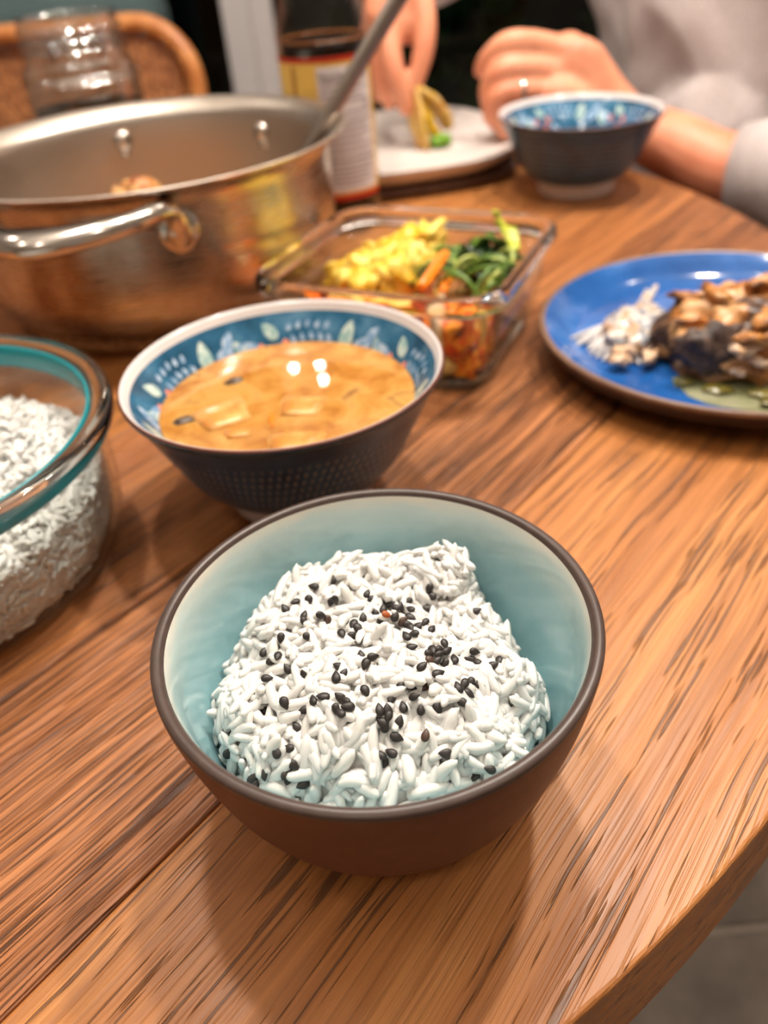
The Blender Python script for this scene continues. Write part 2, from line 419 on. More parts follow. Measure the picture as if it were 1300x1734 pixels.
# ------------------------------------------------------------------ rice helpers
def grain_mesh(P, N, L, Wd, tilt=.35, nseg=6, bend=.10):
    nr = 5; tv = []; tf = []
    xs_ = [-.40, -.22, 0, .22, .40]; rr = [.62, .93, 1, .93, .62]
    tv.append((-.5, 0, 0))
    for x, r in zip(xs_, rr):
        for k in range(nseg):
            a = 2 * math.pi * k / nseg; tv.append((x, .5 * r * math.cos(a), .5 * r * math.sin(a)))
    tv.append((.5, 0, 0)); tv = np.array(tv)
    last = len(tv) - 1
    for k in range(nseg):
        tf.append((0, 1 + (k + 1) % nseg, 1 + k)); b = 1 + (nr - 1) * nseg
        tf.append((last, b + k, b + (k + 1) % nseg))
    for i in range(nr - 1):
        for k in range(nseg):
            a = 1 + i * nseg + k; b = 1 + i * nseg + (k + 1) % nseg
            tf.append((a, b, b + nseg)); tf.append((a, b + nseg, a + nseg))
    tf = np.array(tf); n = len(P)
    V = np.zeros((n, len(tv), 3)); 
    for i in range(n):
        nn = Vector(N[i]).normalized(); t = nn.orthogonal().normalized(); t.rotate(Matrix.Rotation(rng.uniform(0, 6.283), 3, nn))
        t = (t + nn * rng.normal(0, tilt if rng.uniform() > .08 else tilt * 3.2)).normalized(); b = nn.cross(t).normalized(); c = t.cross(b)
        l = L * rng.uniform(.78, 1.2); w_ = Wd * rng.uniform(.85, 1.15)
        loc = tv * np.array([l, w_, w_ * .86]); bd = rng.normal(0, bend)
        loc[:, 1] += bd * l * ((loc[:, 0] / l * 2) ** 2 - .5)
        V[i] = loc @ np.array([t, b, c]) + np.array(P[i])
    F = (tf[None] + (np.arange(n) * len(tv))[:, None, None]).reshape(-1, 3)
    return V.reshape(-1, 3), F
def stuff_mesh(name, V, F, mat):
    me = bpy.data.meshes.new(name); me.vertices.add(len(V)); me.vertices.foreach_set('co', np.asarray(V, dtype=np.float32).ravel())
    n = len(F); me.loops.add(n * 3); me.polygons.add(n)
    me.loops.foreach_set('vertex_index', np.asarray(F, dtype=np.int32).ravel())
    me.polygons.foreach_set('loop_start', np.arange(0, n * 3, 3, dtype=np.int32)); me.update(calc_edges=True)
    me.polygons.foreach_set('use_smooth', [True] * n); me.materials.append(mat); me.validate()
    o = bpy.data.objects.new(name, me); return link(o)

# ------------------------------------------------------------------ brown rice bowl with celadon glaze
B1 = Vector((-.0052, .1641, 0)); B1R, B1Z = .0622, .065
b1_out = spl([(.024, 0), (.0295, .0004), (.0385, .0052), (.0475, .0155), (.0545, .030), (.0592, .0465), (.0617, .060), (B1R, .0642)], 6)
b1_in = spl([(.0586, .0646), (.0574, .0600), (.0552, .047), (.0503, .031), (.0430, .0175), (.033, .0085), (.018, .0055), (.0005, .005)], 6)
bowl1 = empty('rice_bowl', B1, label='brown bowl with pale teal glaze holding white rice and sesame', cat='bowl')
BROWN = simple('brown_stoneware', srgb(98, 52, 34), .5, noise_amt=.12, nscale=300, bump=.12, bdist=.0002)
lathe('outer_shell', [(.0005, .0012), (.021, .0012), (.022, 0)] + b1_out.tolist(), BROWN, bowl1, 160)
lathe('rim', spl([(B1R, .0640), (.0621, .0654), (.0608, .0661), (.0595, .0658), (.0586, .0646)], 4), simple('brown_rim', srgb(74, 58, 52), .36, noise_amt=.15, nscale=200), bowl1, 160)
_t = NT('celadon_glaze'); _t.set(Roughness=.16); _co = _t.coord(); _s = _t.add('ShaderNodeSeparateXYZ'); _t.l(_co, _s.inputs[0])
_nz = _t.noise(_t.mapping(_co, (60, 60, 200)), 1, 4)
_h = _t.math('ADD', _s.outputs[2], _t.math('MULTIPLY', _t.math('SUBTRACT', _nz, .5), .006))
_mr = _t.add('ShaderNodeMapRange'); _t.l(_h, _mr.inputs[0]); _mr.inputs[1].default_value = .030; _mr.inputs[2].default_value = .066
_t.l(_t.ramp(_mr.outputs[0], [(0, srgb(126, 172, 180)), (.55, srgb(154, 192, 198)), (.84, srgb(194, 214, 212)), (.97, srgb(228, 222, 208))]), _t.b.inputs['Base Color'])
_t.b.inputs['Coat Weight'].default_value = .3
lathe('glaze_lining', b1_in, _t.m, bowl1, 160)

# rice mound
def wall1(z):
    for (ra, za), (rb, zb) in zip(b1_in[:-1], b1_in[1:]):
        if zb <= z <= za: return ra + (rb - ra) * (za - z) / max(za - zb, 1e-9)
    return .058
def bowl_floor(r):
    for (ra, za), (rb, zb) in zip(b1_in[:-1], b1_in[1:]):
        if rb <= r <= ra: return za + (zb - za) * (ra - r) / max(ra - rb, 1e-9)
    return .005
bumps = [(.026, .038, .0125, .0085), (.034, .030, -.007, .005), (.044, .025, .012, .0065), (.043, .008, -.008, .0055), (-.016, .038, .006, .008), (-.028, .034, .005, .006), (.002, .040, .0065, .009), (-.034, -.004, .003, .010), (0, .004, .004, .016), (-.004, -.022, .006, .016), (.043, -.012, .006, .006), (.036, -.022, -.005, .005), (-.020, -.030, .006, .012), (.022, -.026, .005, .012), (-.032, .018, .005, .008), (-.040, .008, -.006, .005), (.012, .016, -.004, .010), (-.042, -.016, .004, .006)]
def rice_h(x, y):
    a = math.atan2(y, x); r = math.hypot(x, y)
    edge = .0485 + .0045 * noise.noise(Vector((math.cos(a) * 2.2, math.sin(a) * 2.2, 4.4))) * 1.6
    t = r / edge
    hgt = .0495 - .010 * t ** 2 if t < 1 else .0395 - .10 * (t - 1)
    if t > .82: hgt -= .030 * ((t - .82) / .18) ** 2 * .45
    for bx, by, bh, bs in bumps:
        hgt += bh * math.exp(-((x - bx) ** 2 + (y - by) ** 2) / (2 * bs * bs)) * (1 if t < 1 else .4)
    hgt += .0034 * fbm((x, y, 0), 75, 3)
    return hgt
def heightfield(fn, rad, n, floorfn, name, mat, off, drop=.0006):
    V = []; F = []; idx = {}
    for i in range(n):
        for j in range(n):
            x = -rad + 2 * rad * i / (n - 1); y = -rad + 2 * rad * j / (n - 1); r = math.hypot(x, y)
            if r > rad: continue
            z = fn(x, y) - drop
            if z < floorfn(r) + .0004: continue
            idx[i, j] = len(V); V.append((x + off.x, y + off.y, z + off.z))
    for (i, j) in list(idx):
        q = [(i, j), (i + 1, j), (i + 1, j + 1), (i, j + 1)]
        if all(k in idx for k in q):
            F.append((idx[q[0]], idx[q[1]], idx[q[2]])); F.append((idx[q[0]], idx[q[2]], idx[q[3]]))
    return np.array(V), np.array(F)
bv, bf = heightfield(rice_h, .056, 90, lambda r: bowl_floor(r) if r < .0575 else 9, '', None, B1)
P = []; N = []
while len(P) < 1500:
    x, y = rng.uniform(-.056, .056, 2); r = math.hypot(x, y)
    if r > .0555: continue
    z = rice_h(x, y)
    if z < bowl_floor(r) + .001 or r > wall1(z) - .0022: continue
    e = .0012; n_ = Vector((-(rice_h(x + e, y) - rice_h(x - e, y)) / (2 * e), -(rice_h(x, y + e) - rice_h(x, y - e)) / (2 * e), 1)).normalized()
    if rng.uniform() > 1 / max(n_.z, .45) * .45 + .0: continue
    up = rng.uniform(-.0003, .0026)
    P.append((x + B1.x + n_.x * up, y + B1.y + n_.y * up, z + n_.z * up)); N.append(n_)
gv, gf = grain_mesh(P, N, .0116, .0034, .24)
# keep every grain inside the bowl wall
q = gv - np.array([B1.x, B1.y, 0]); rr_ = np.hypot(q[:, 0], q[:, 1]); zz = np.clip(q[:, 2], .006, .0640)
zi = b1_in[::-1, 1]; ri = b1_in[::-1, 0]; lim = np.interp(zz, zi, ri) - .0006
k_ = np.minimum(1, lim / np.maximum(rr_, 1e-9)); gv[:, 0] = B1.x + q[:, 0] * k_; gv[:, 1] = B1.y + q[:, 1] * k_
RV = np.vstack([bv, gv]); RF = np.vstack([bf, gf + len(bv)])
rice1 = stuff_mesh('cooked_rice', RV, RF, RICE_M)
tag(rice1, 'mound of white cooked rice in the brown and teal bowl', 'rice', kind='stuff')
bvh = BVHTree.FromPolygons([Vector(v) for v in RV], [tuple(map(int, f)) for f in RF])

# ------------------------------------------------------------------ sesame seeds, each where it lies on the rice
def seed_mesh(matl):
    V = []; F = []; sg = 10; rows = [(-.5, 0), (-.42, .30), (-.25, .48), (-.02, .5), (.2, .38), (.38, .2), (.5, .04)]
    for x, r in rows:
        for k in range(sg):
            a = 2 * math.pi * k / sg; V.append((x * .0031, r * .0021 * math.cos(a), r * .00115 * math.sin(a)))
    for i in range(len(rows) - 1):
        for k in range(sg):
            a = i * sg + k; b = i * sg + (k + 1) % sg; F.append((a, b, b + sg, a + sg))
    F.append(tuple(range((len(rows) - 1) * sg, len(rows) * sg)))
    me = bpy.data.meshes.new('sesame_seed'); me.from_pydata(V, [], F); me.polygons.foreach_set('use_smooth', [True] * len(F)); me.materials.append(matl); return me
seed_black = seed_mesh(simple('sesame_black', srgb(40, 34, 31), .45, noise_amt=.3, nscale=900, bump=.3, bdist=.0001))
seed_brown = seed_mesh(simple('sesame_brown', srgb(74, 52, 40), .45, noise_amt=.3, nscale=900))
seed_orange = seed_mesh(simple('sesame_orange', srgb(166, 84, 36), .5, noise_amt=.2, nscale=900))
def sc(o, s, l): return [(o[0] + a / s, o[1] + b / s) for a, b in l]
seeds = sc((240, 820), 3.25, [(945, 565), (1055, 530), (1240, 605), (1258, 637), (845, 650), (790, 690), (918, 642), (1040, 645), (1065, 635), (985, 722), (1022, 752), (895, 720), (893, 758), (765, 847), (912, 840), (1165, 775), (1193, 797), (1218, 740), (1285, 710), (1100, 825), (1145, 838), (748, 950), (713, 978), (802, 1017), (895, 1052), (1085, 1005), (1110, 1045), (1070, 1062), (1207, 945), (1272, 950), (1233, 990), (690, 1070), (1000, 1173), (945, 1190), (1090, 1172), (1120, 1195), (1132, 1230), (1230, 1140), (787, 1208), (675, 1248), (890, 1245), (1068, 1240), (1095, 1265), (670, 925)]) + \
    sc((640, 820), 3.25, [(38, 655), (70, 660), (95, 680), (120, 683), (165, 647), (28, 688), (45, 720), (20, 750), (95, 727), (140, 708), (180, 690), (178, 735), (265, 685), (135, 755), (160, 775), (258, 763), (295, 800), (182, 795), (222, 785), (197, 825), (155, 838), (185, 900), (365, 880), (300, 915), (280, 937), (340, 918), (375, 922), (325, 940), (418, 965), (290, 975), (322, 978), (370, 988), (242, 1005), (330, 1045), (530, 922), (505, 965), (543, 982), (632, 998), (667, 972), (540, 700), (280, 577), (295, 612), (440, 1122), (474, 1103), (510, 1090), (545, 1108), (498, 1155), (468, 1203), (122, 1110), (198, 1122), (255, 1118), (200, 1170), (72, 1180), (138, 1228), (235, 1240), (327, 1232), (8, 1245), (52, 1248)]) + \
    sc((240, 1100), 3.25, [(855, 430), (475, 570), (742, 567), (807, 545), (838, 640), (795, 685), (675, 690), (612, 712), (628, 737), (820, 730), (887, 743)]) + \
    sc((640, 1100), 3.25, [(22, 400), (58, 372), (40, 425), (115, 400), (103, 485), (262, 475), (370, 573), (72, 570), (15, 582), (37, 615), (615, 660), (533, 705)])
placed = []
def black_label(px, py):
    if math.hypot(px - 690, py - 1048) < 52: return ('black sesame seed in the dense cluster beside the orange seed', 'black sesame seeds clustered by the orange seed')
    if math.hypot(px - 745, py - 1112) < 36: return ('black sesame seed in the tight second cluster on the rice', 'black sesame seeds in the second cluster')
    return ('black sesame seed scattered on the white rice outside both clusters', 'black sesame seeds scattered on the rice')
for i, (px, py) in enumerate(seeds):
    d = ray(px, py).normalized(); loc, nrm, fi, di = bvh.ray_cast(Vector((0, 0, CAM_H)), d)
    if loc is None: continue
    nrm = Vector(nrm)
    if nrm.dot(d) > 0: nrm = -nrm
    nrm = (nrm * .5 + Vector((0, 0, .35)) - d * .55).normalized()
    lift = .0004
    for q_ in placed:
        if (q_ - loc).length < .0019: lift += .0007
    placed.append(loc.copy())
    kind = 'orange' if i == 50 else ('brown' if i in (10, 53, 57, 73, 94, 118) else 'black')
    o = bpy.data.objects.new('sesame_seed', {'orange': seed_orange, 'brown': seed_brown, 'black': seed_black}[kind]); link(o)
    t = nrm.orthogonal().normalized(); t.rotate(Matrix.Rotation(random.uniform(0, 6.283), 3, nrm))
    t = (t + nrm * random.uniform(-.3, .3)).normalized(); b = nrm.cross(t).normalized(); c = t.cross(b)
    m4 = Matrix((t, b, c)).transposed().to_4x4(); m4.translation = loc + nrm * lift
    s_ = random.uniform(1.02, 1.28); o.matrix_world = m4 @ Matrix.Scale(s_, 4)
    tag(o, {'orange': 'single orange-brown sesame seed among the black ones on the rice', 'brown': 'dark brown sesame seed on the white rice', 'black': black_label(px, py)[0]}[kind], 'sesame seed',
        {'orange': None, 'brown': 'dark brown sesame seeds on the rice', 'black': black_label(px, py)[1]}[kind])

# ------------------------------------------------------------------ blue leaf-patterned bowls
_t = NT('blue_glaze_inside'); _t.set(Roughness=.12); _co = _t.coord()
_t.l(_t.ramp(_t.noise(_t.mapping(_co, (60, 60, 60)), 1, 4), [(.32, srgb(30, 76, 104)), (.55, srgb(48, 104, 138)), (.75, srgb(92, 140, 172))]), _t.b.inputs['Base Color']); BLUE_IN = _t.m
_t = NT('blue_carved_outside'); _t.set(Roughness=.3); _uv = _t.coord('UV'); _s = _t.add('ShaderNodeSeparateXYZ'); _t.l(_uv, _s.inputs[0])
_row = _t.math('MULTIPLY', _s.outputs[1], 19.0); _rowi = _t.math('FLOOR', _row); _rf = _t.math('SUBTRACT', _row, _rowi)
_cu = _t.math('ADD', _t.math('MULTIPLY', _s.outputs[0], 110.0), _t.math('MULTIPLY', _rowi, .37)); _cf = _t.math('FRACT', _t.math('ADD', _cu, _t.math('MULTIPLY', _rf, .25)))
_dx = _t.math('ABSOLUTE', _t.math('SUBTRACT', _cf, .5)); _dy = _t.math('ABSOLUTE', _t.math('SUBTRACT', _rf, .5))
_e2 = _t.math('ADD', _t.math('POWER', _t.math('MULTIPLY', _dx, 4.2), 2.0), _t.math('POWER', _t.math('MULTIPLY', _dy, 2.6), 2.0))
_mk = _t.ramp(_e2, [(.45, (1, 1, 1)), (1.0, (0, 0, 0))])
_nn = _t.noise(_t.mapping(_t.coord(), (40, 40, 40)), 1, 3)
_base = _t.ramp(_nn, [(.3, srgb(18, 54, 88)), (.7, srgb(38, 88, 128))])
_gate = _t.math('MULTIPLY', _mk, _t.ramp(_s.outputs[1], [(.10, (0, 0, 0)), (.16, (1, 1, 1)), (.72, (1, 1, 1)), (.77, (0, 0, 0))]))
_t.l(_t.mix(_t.math('MULTIPLY', _gate, .55), _base, srgb(150, 150, 146)), _t.b.inputs['Base Color'])
_t.bump(_t.math('MULTIPLY', _gate, -1.0), .8, .0006); BLUE_OUT = _t.m
PORC = simple('white_porcelain', srgb(226, 218, 216), .15, noise_amt=.03, nscale=40)
BROWNLINE = simple('brown_rim_line', srgb(104, 52, 34), .3)
TEALRIM = simple('teal_rim_glaze', srgb(42, 70, 82), .14)
MINT = two_tone('painted_mint', srgb(150, 186, 184), srgb(208, 222, 212), 260, .14)
PALE = two_tone('painted_pale_blue', srgb(120, 158, 196), srgb(182, 202, 224), 260, .14)
CORAL = two_tone('painted_coral', srgb(214, 110, 92), srgb(236, 160, 136), 300, .14)
SR, SZ = .0710, .066
s_out = spl([(.0335, .0115), (.042, .0155), (.0510, .026), (.0590, .042), (.0655, .056), (.0702, .0640)], 7)
s_in = spl([(.0683, .0652), (.0655, .0605), (.0575, .0490), (.0490, .0345), (.038, .0215), (.024, .0155), (.0005, .0145)], 7)
s_in_l = [Vector((r, z)) for r, z in s_in]
s_len = [0]
for a, b in zip(s_in_l[:-1], s_in_l[1:]): s_len.append(s_len[-1] + (b - a).length)
def surf(theta, s):
    s = max(0, min(s, s_len[-1] - 1e-6)); i = 0
    while s_len[i + 1] < s: i += 1
    f_ = (s - s_len[i]) / (s_len[i + 1] - s_len[i]); p = s_in_l[i].lerp(s_in_l[i + 1], f_); t = (s_in_l[i + 1] - s_in_l[i]).normalized()
    n2 = Vector((-abs(t.y), abs(t.x)))                                # towards the axis and up
    p = p + n2 * .00025
    return Vector((p.x * math.cos(theta), p.x * math.sin(theta), p.y)), p.x
def leaf_patch(theta0, s0, L, Wd, phi, n=8, m=4):
    V = []; F = []; r0_ = surf(theta0, s0)[1]
    for i in range(n + 1):
        u = i / n; hw = Wd * .5 * (math.sin(math.pi * (u ** .8)) ** .8 if 0 < u < 1 else 0)
        for j in range(m + 1):
            v = (j / m - .5) * 2 * hw; a = (u - .5) * L
            dx = a * math.cos(phi) - v * math.sin(phi); ds = a * math.sin(phi) + v * math.cos(phi)
            V.append(tuple(surf(theta0 + dx / r0_, s0 - ds)[0]))
    for i in range(n):
        for j in range(m): a = i * (m + 1) + j; F.append((a, a + 1, a + m + 2, a + m + 1))
    return V, F
def blue_bowl(loc, label, rz):
    e = empty('rice_bowl', loc, rz, label, 'bowl')
    o = lathe('outer_wall', [tuple(x) for x in s_out[::-1]], BLUE_OUT, e, 192)
    lathe('foot_ring', [(.0005, .0095), (.029, .0095), (.0305, 0), (.033, 0), (.0345, .0025), (.0345, .0118)], PORC, e, 96)
    lathe('teal_lip', spl([(.0702, .0636), (.0709, .0650), (.0708, .0660)], 3), TEALRIM, e, 160)
    lathe('brown_rim_line', spl([(.0708, .0660), (.0703, .0666), (.0698, .0667)], 3), BROWNLINE, e, 160)
    white = [(.0698, .0667), (.0690, .0664), (.0683, .0652)] + [tuple(x) for x in s_in if x[1] > .0618]
    white = sorted(set(white), key=lambda p: -p[0]); lathe('white_rim_band', white, PORC, e, 160)
    low = [tuple(x) for x in s_in if x[1] <= white[-1][1] + 1e-6]
    lathe('blue_lining', low, BLUE_IN, e, 160)
    A = []; Bp = []; Cc = []
    for k in range(5):
        t = k * 2 * math.pi / 5
        A += [leaf_patch(t, .0150, .0165, .0075, 1.75), leaf_patch(t + .66, .0120, .0110, .0065, .95), leaf_patch(t - .34, .0195, .0150, .0070, 1.1)]
        Bp += [leaf_patch(t + .86, .019, .0150, .0080, .5), leaf_patch(t - .17, .0185, .0140, .0078, 2.5), leaf_patch(t + 1.02, .0120, .0105, .0055, 2.1), leaf_patch(t + .42, .030, .015, .007, 1.3)]
        for q in range(5):
            Bp += [leaf_patch(t + .19 + q * .078, .0095 + .0006 * abs(q - 2), .0045, .0026, 1.9), leaf_patch(t + .16 + q * .078, .0158 + .0006 * abs(q - 2), .0045, .0026, 1.2)]
        Cc += [leaf_patch(t + .54, .0195, .0062, .0048, 1.5), leaf_patch(t + .76, .0200, .0062, .0048, 1.7), leaf_patch(t + .6, .027, .007, .005, 1.4)]
    for nm, lst, mt in (('painted_leaf', A, MINT), ('painted_petal', Bp, PALE), ('painted_flower', Cc, CORAL)):
        for q in lst: new(nm, *q, mt, e)
    return e
SB = Vector((-.0383, .3254, 0)); SM = Vector((.2016, .7608, 0))
blue_bowl(SB, 'dark blue bowl with white rim filled with miso soup', R_(62))
blue_bowl(SM, 'empty blue leaf-painted bowl on white foot beside the folded hand', R_(75))
# miso soup
_t = NT('miso_broth'); _t.set(Roughness=.03); _co = _t.coord()
_n1 = _t.noise(_t.mapping(_co, (55, 55, 1)), 1, 6, .62, .6)
_t.l(_t.ramp(_n1, [(.34, srgb(160, 100, 40)), (.48, srgb(186, 130, 62)), (.60, srgb(198, 150, 82)), (.70, srgb(150, 104, 62))]), _t.b.inputs['Base Color'])
_t.b.inputs['Subsurface Weight'].default_value = .2; _t.b.inputs['Subsurface Scale'].default_value = .004
SOUPZ = .0495
soup_r = .0575
soup = lathe('miso_soup', [(.0005, SOUPZ), (.02, SOUPZ), (.04, SOUPZ), (.054, SOUPZ), (.0560, SOUPZ), (.0564, SOUPZ), (.0571, SOUPZ + .0003), (.0571, SOUPZ - .0005), (.0488, .0352), (.0375, .0222), (.0005, .0155)], _t.m, None, 128, loc=SB)
tag(soup, 'cloudy orange-brown miso soup in the dark blue bowl', 'soup')
TOFU = two_tone('soaked_tofu', srgb(206, 136, 62), srgb(226, 170, 98), 90, .3, Subsurface_Weight=.2, Subsurface_Scale=.004)
for (px, py, sx, sy, a, lab) in [(378, 705, .013, .010, .5, 'large wedge-shaped tofu piece floating in the miso soup'), (512, 690, .011, .008, -.2, 'flat tofu slice near the middle of the miso soup'), (405, 735, .007, .0035, .1, 'thin tofu sliver beside the largest tofu piece in the soup'), (500, 750, .0125, .0065, -.1, 'pale tofu slab by the near edge of the soup')]:
    p = at(px, py, SOUPZ)
    bm = bmesh.new(); bmesh.ops.create_cube(bm, size=1)
    for v in bm.verts: v.co = Vector((v.co.x * 2 * sx * (1.0 if v.co.y > 0 else .8), v.co.y * 2 * sy, v.co.z * .006))
    bmesh.ops.bevel(bm, geom=bm.edges[:], offset=.0009, segments=2, affect='EDGES')
    bmesh.ops.subdivide_edges(bm, edges=bm.edges[:], cuts=2, use_grid_fill=True)
    for v in bm.verts: v.co += Vector((0, 0, 1)) * .0006 * fbm(v.co, 160, 2)
    o = from_bm('tofu_piece', bm, TOFU, None, smooth=True, loc=(p.x, p.y, SOUPZ - .0021), rz=a); o.rotation_euler.x = .05; tag(o, lab, 'tofu')
p = at(460, 712, SOUPZ)
V, F = capsule_chain([(p.x - .0005, p.y + .006, SOUPZ), (p.x, p.y, SOUPZ + .0004), (p.x + .0006, p.y - .005, SOUPZ)], [.0009, .0012, .0009], 8)
tag(new('carrot_sliver', V, F, simple('soup_carrot', srgb(232, 130, 24), .3)), 'small orange carrot sliver floating in the miso soup', 'carrot')
SEA = simple('dark_seaweed', srgb(74, 52, 40), .35, noise_amt=.3, nscale=300)
for px, py, s, lab in [(396, 646, .0042, 'dark seaweed scrap near the far rim of the soup'), (312, 712, .0050, 'dark seaweed scrap beside the large tofu wedge in the soup')]:
    p = at(px, py, SOUPZ); tag(blob('seaweed_scrap', (s, s * .6, .0012), SEA, None, (p.x, p.y, SOUPZ), (0, 0, .3), .5, 2, 3, int(px)), lab, 'seaweed')

# ------------------------------------------------------------------ round glass container with rice
GC = Vector((-.2035, .2886, 0)); GR = .0965; GZ = .070
gcon = empty('glass_container', GC, label='round clear glass container with teal ring full of white rice', cat='container')
g_o = spl([(.066, .0), (.076, .0015), (.0845, .0085), (.0885, .022), (.0895, .045), (.0905, .0585)], 5)
g_i = spl([(.0872, .0585), (.0862, .045), (.0850, .023), (.0808, .0115), (.072, .0058), (.0005, .0045)], 5)
lathe('glass_wall', [(.0005, .0)] + g_o.tolist() + g_i.tolist(), GLASS_THIN, gcon, 128, closed=True)
lathe('glass_rim', spl([(.0906, .0585), (.0935, .0595), (.0962, .0620), (.0968, .0660), (.0955, .0692), (.0925, .0700), (.0895, .0688), (.0877, .0650), (.0872, .0600), (.0885, .0585), (.0906, .0585)], 4), GLASS_RIM, gcon, 160, closed=True)
lathe('teal_seal_ring', spl([(.0871, .0575), (.0868, .0620), (.0874, .0672), (.0860, .0674), (.0850, .0625), (.0855, .0575), (.0871, .0575)], 3), simple('teal_silicone', srgb(28, 138, 148), .25), gcon, 128, closed=True)
def rice2_h(x, y):
    r = math.hypot(x, y)
    z = .044 + .022 * math.exp(-((x - .015) ** 2 + (y - .012) ** 2) / (2 * .032 ** 2)) - .010 * max(0, (r - .05) / .035) + .003 * fbm((x, y, 3), 55, 3)
    return z
gi_r = g_i[::-1, 0]; gi_z = g_i[::-1, 1]
def lim2(z): return float(np.interp(z, gi_z, gi_r)) - .0014
bv2, bf2 = heightfield(rice2_h, .083, 80, lambda r: .006, '', None, GC)
P = []; N = []
while len(P) < 2600:
    x, y = rng.uniform(-.085, .085, 2); r = math.hypot(x, y)
    if r > .083 or (x < -.035): continue
    z = rice2_h(x, y); P.append((x + GC.x, y + GC.y, z + rng.uniform(-.001, .0015))); N.append(Vector((0, 0, 1)) + Vector(rng.normal(0, .35, 3)))
for i in range(2600):                                                 # against the glass
    a = rng.uniform(-2.2, 1.4); zmax = rice2_h(.082 * math.cos(a), .082 * math.sin(a)); z = rng.uniform(.0065, zmax)
    if z < .014 and rng.uniform() < .35: continue
    r = lim2(z) - .0012 - abs(rng.normal(0, .0008)); P.append((GC.x + r * math.cos(a), GC.y + r * math.sin(a), z)); N.append(Vector((math.cos(a), math.sin(a), -.1 if z > .02 else -.8)))
gv2, gf2 = grain_mesh(P, N, .0105, .0029, .22, 6)
q = gv2 - np.array([GC.x, GC.y, 0]); rr_ = np.hypot(q[:, 0], q[:, 1]); lim = np.interp(np.clip(q[:, 2], .0046, .0585), gi_z, gi_r) - .0004
lim = np.where(q[:, 2] > .058, .0845, lim); k_ = np.minimum(1, lim / np.maximum(rr_, 1e-9)); gv2[:, 0] = GC.x + q[:, 0] * k_; gv2[:, 1] = GC.y + q[:, 1] * k_; gv2[:, 2] = np.maximum(gv2[:, 2], .0052)
cv, cfc, _u = lathe_data([(.079, .040), (.0805, .030), (.079, .020), (.073, .012), (.060, .008)], 64); cv = np.array(cv) + np.array(GC); cfc = np.array([[a, b, c] for a, b, c, d in cfc] + [[a, c, d] for a, b, c, d in cfc])
n0 = len(bv2); n1 = n0 + len(cv)
rice2 = stuff_mesh('cooked_rice', np.vstack([bv2, cv, gv2]), np.vstack([bf2, cfc + n0, gf2 + n1]), RICE_M)
tag(rice2, 'white cooked rice filling the round glass container', 'rice', kind='stuff')

# ------------------------------------------------------------------ square glass container with side dishes
RC = Vector((.030, .478, 0)); RA = R_(-26.5)
def rrect(a, b, r, n=10):
    out = []
    for cx, cy, s in ((a - r, b - r, 0), (-a + r, b - r, 90), (-a + r, -b + r, 180), (a - r, -b + r, 270)):
        for k in range(n + 1):
            t = R_(s + 90 * k / n); out.append((cx + r * math.cos(t), cy + r * math.sin(t)))
    return out
def loft(sections, closed_loop=False, cap0=False, cap1=False):
    """sections: (a, b, corner radius, z)"""
    V = []; F = []; n = None
    for a, b, r, z in sections:
        ring = rrect(a, b, r); n = len(ring); V += [(x, y, z) for x, y in ring]
    m = len(sections)
    for i in range(m if closed_loop else m - 1):
        j = (i + 1) % m
        for k in range(n): F.append((i * n + k, i * n + (k + 1) % n, j * n + (k + 1) % n, j * n + k))
    if cap0: F.append(tuple(range(n))[::-1])
    if cap1: F.append(tuple((m - 1) * n + k for k in range(n)))
    return V, F
rcon = empty('glass_container', RC, RA, 'square clear glass container of vegetables and egg side dishes', 'container')
A_, B_ = .076, .073
def ins(d, z, r): return (A_ - d, B_ - d, r, z)
V, F = loft([ins(.022, .0, .018), ins(.0165, .0012, .021), ins(.012, .006, .023), ins(.0095, .014, .023), ins(.006, .048, .024), ins(.0085, .048, .022), ins(.0122, .014, .021), ins(.0150, .0075, .02), ins(.022, .0045, .018)], cap0=True, cap1=True)
new('glass_wall', V, F, GLASS_THIN, rcon, recalc=True)
V, F = loft([ins(.0062, .048, .024), ins(.0035, .0490, .025), ins(.0012, .0510, .0255), ins(.0, .0545, .026), ins(.0008, .0580, .0255), ins(.0035, .0600, .025), ins(.0065, .0595, .024), ins(.0082, .0560, .0225), ins(.0086, .0500, .022), ins(.0080, .0482, .022)], closed_loop=True)
new('glass_rim', V, F, solid_glass('clear_glass_lip', (1, 1, 1, 1), 1.42), rcon, recalc=True)
V, F = loft([ins(.021, .0002, .018), ins(.0165, .0008, .021), ins(.0145, .0042, .022), ins(.0195, .0040, .02)], closed_loop=True)
new('base_ridge', V, F, solid_glass('pale_green_glass', (.86, .93, .88, 1), 1.5), rcon, recalc=True)
ca, sa = math.cos(RA), math.sin(RA)
def rl(u, v, z): return Vector((RC.x + u * ca - v * sa, RC.y + u * sa + v * ca, z))
def inside(p, m=.014):
    q = p - RC; u = q.x * ca + q.y * sa; v = -q.x * sa + q.y * ca
    u = max(-A_ + m + .004, min(A_ - m - .004, u)); v = max(-B_ + m + .004, min(B_ - m - .004, v)); return rl(u, v, p.z)
EGG = two_tone('scrambled_egg', srgb(236, 186, 44), srgb(250, 222, 110), 70, .4, Subsurface_Weight=.25, Subsurface_Scale=.004)
eggs = [(590, 478, .033), (615, 455, .036), (640, 430, .040), (665, 440, .041), (690, 420, .043), (715, 405, .046), (735, 415, .042), (650, 470, .038), (685, 460, .040), (615, 485, .034), (705, 445, .042), (580, 465, .030), (660, 490, .030), (630, 500, .022), (590, 500, .016), (680, 490, .026)]
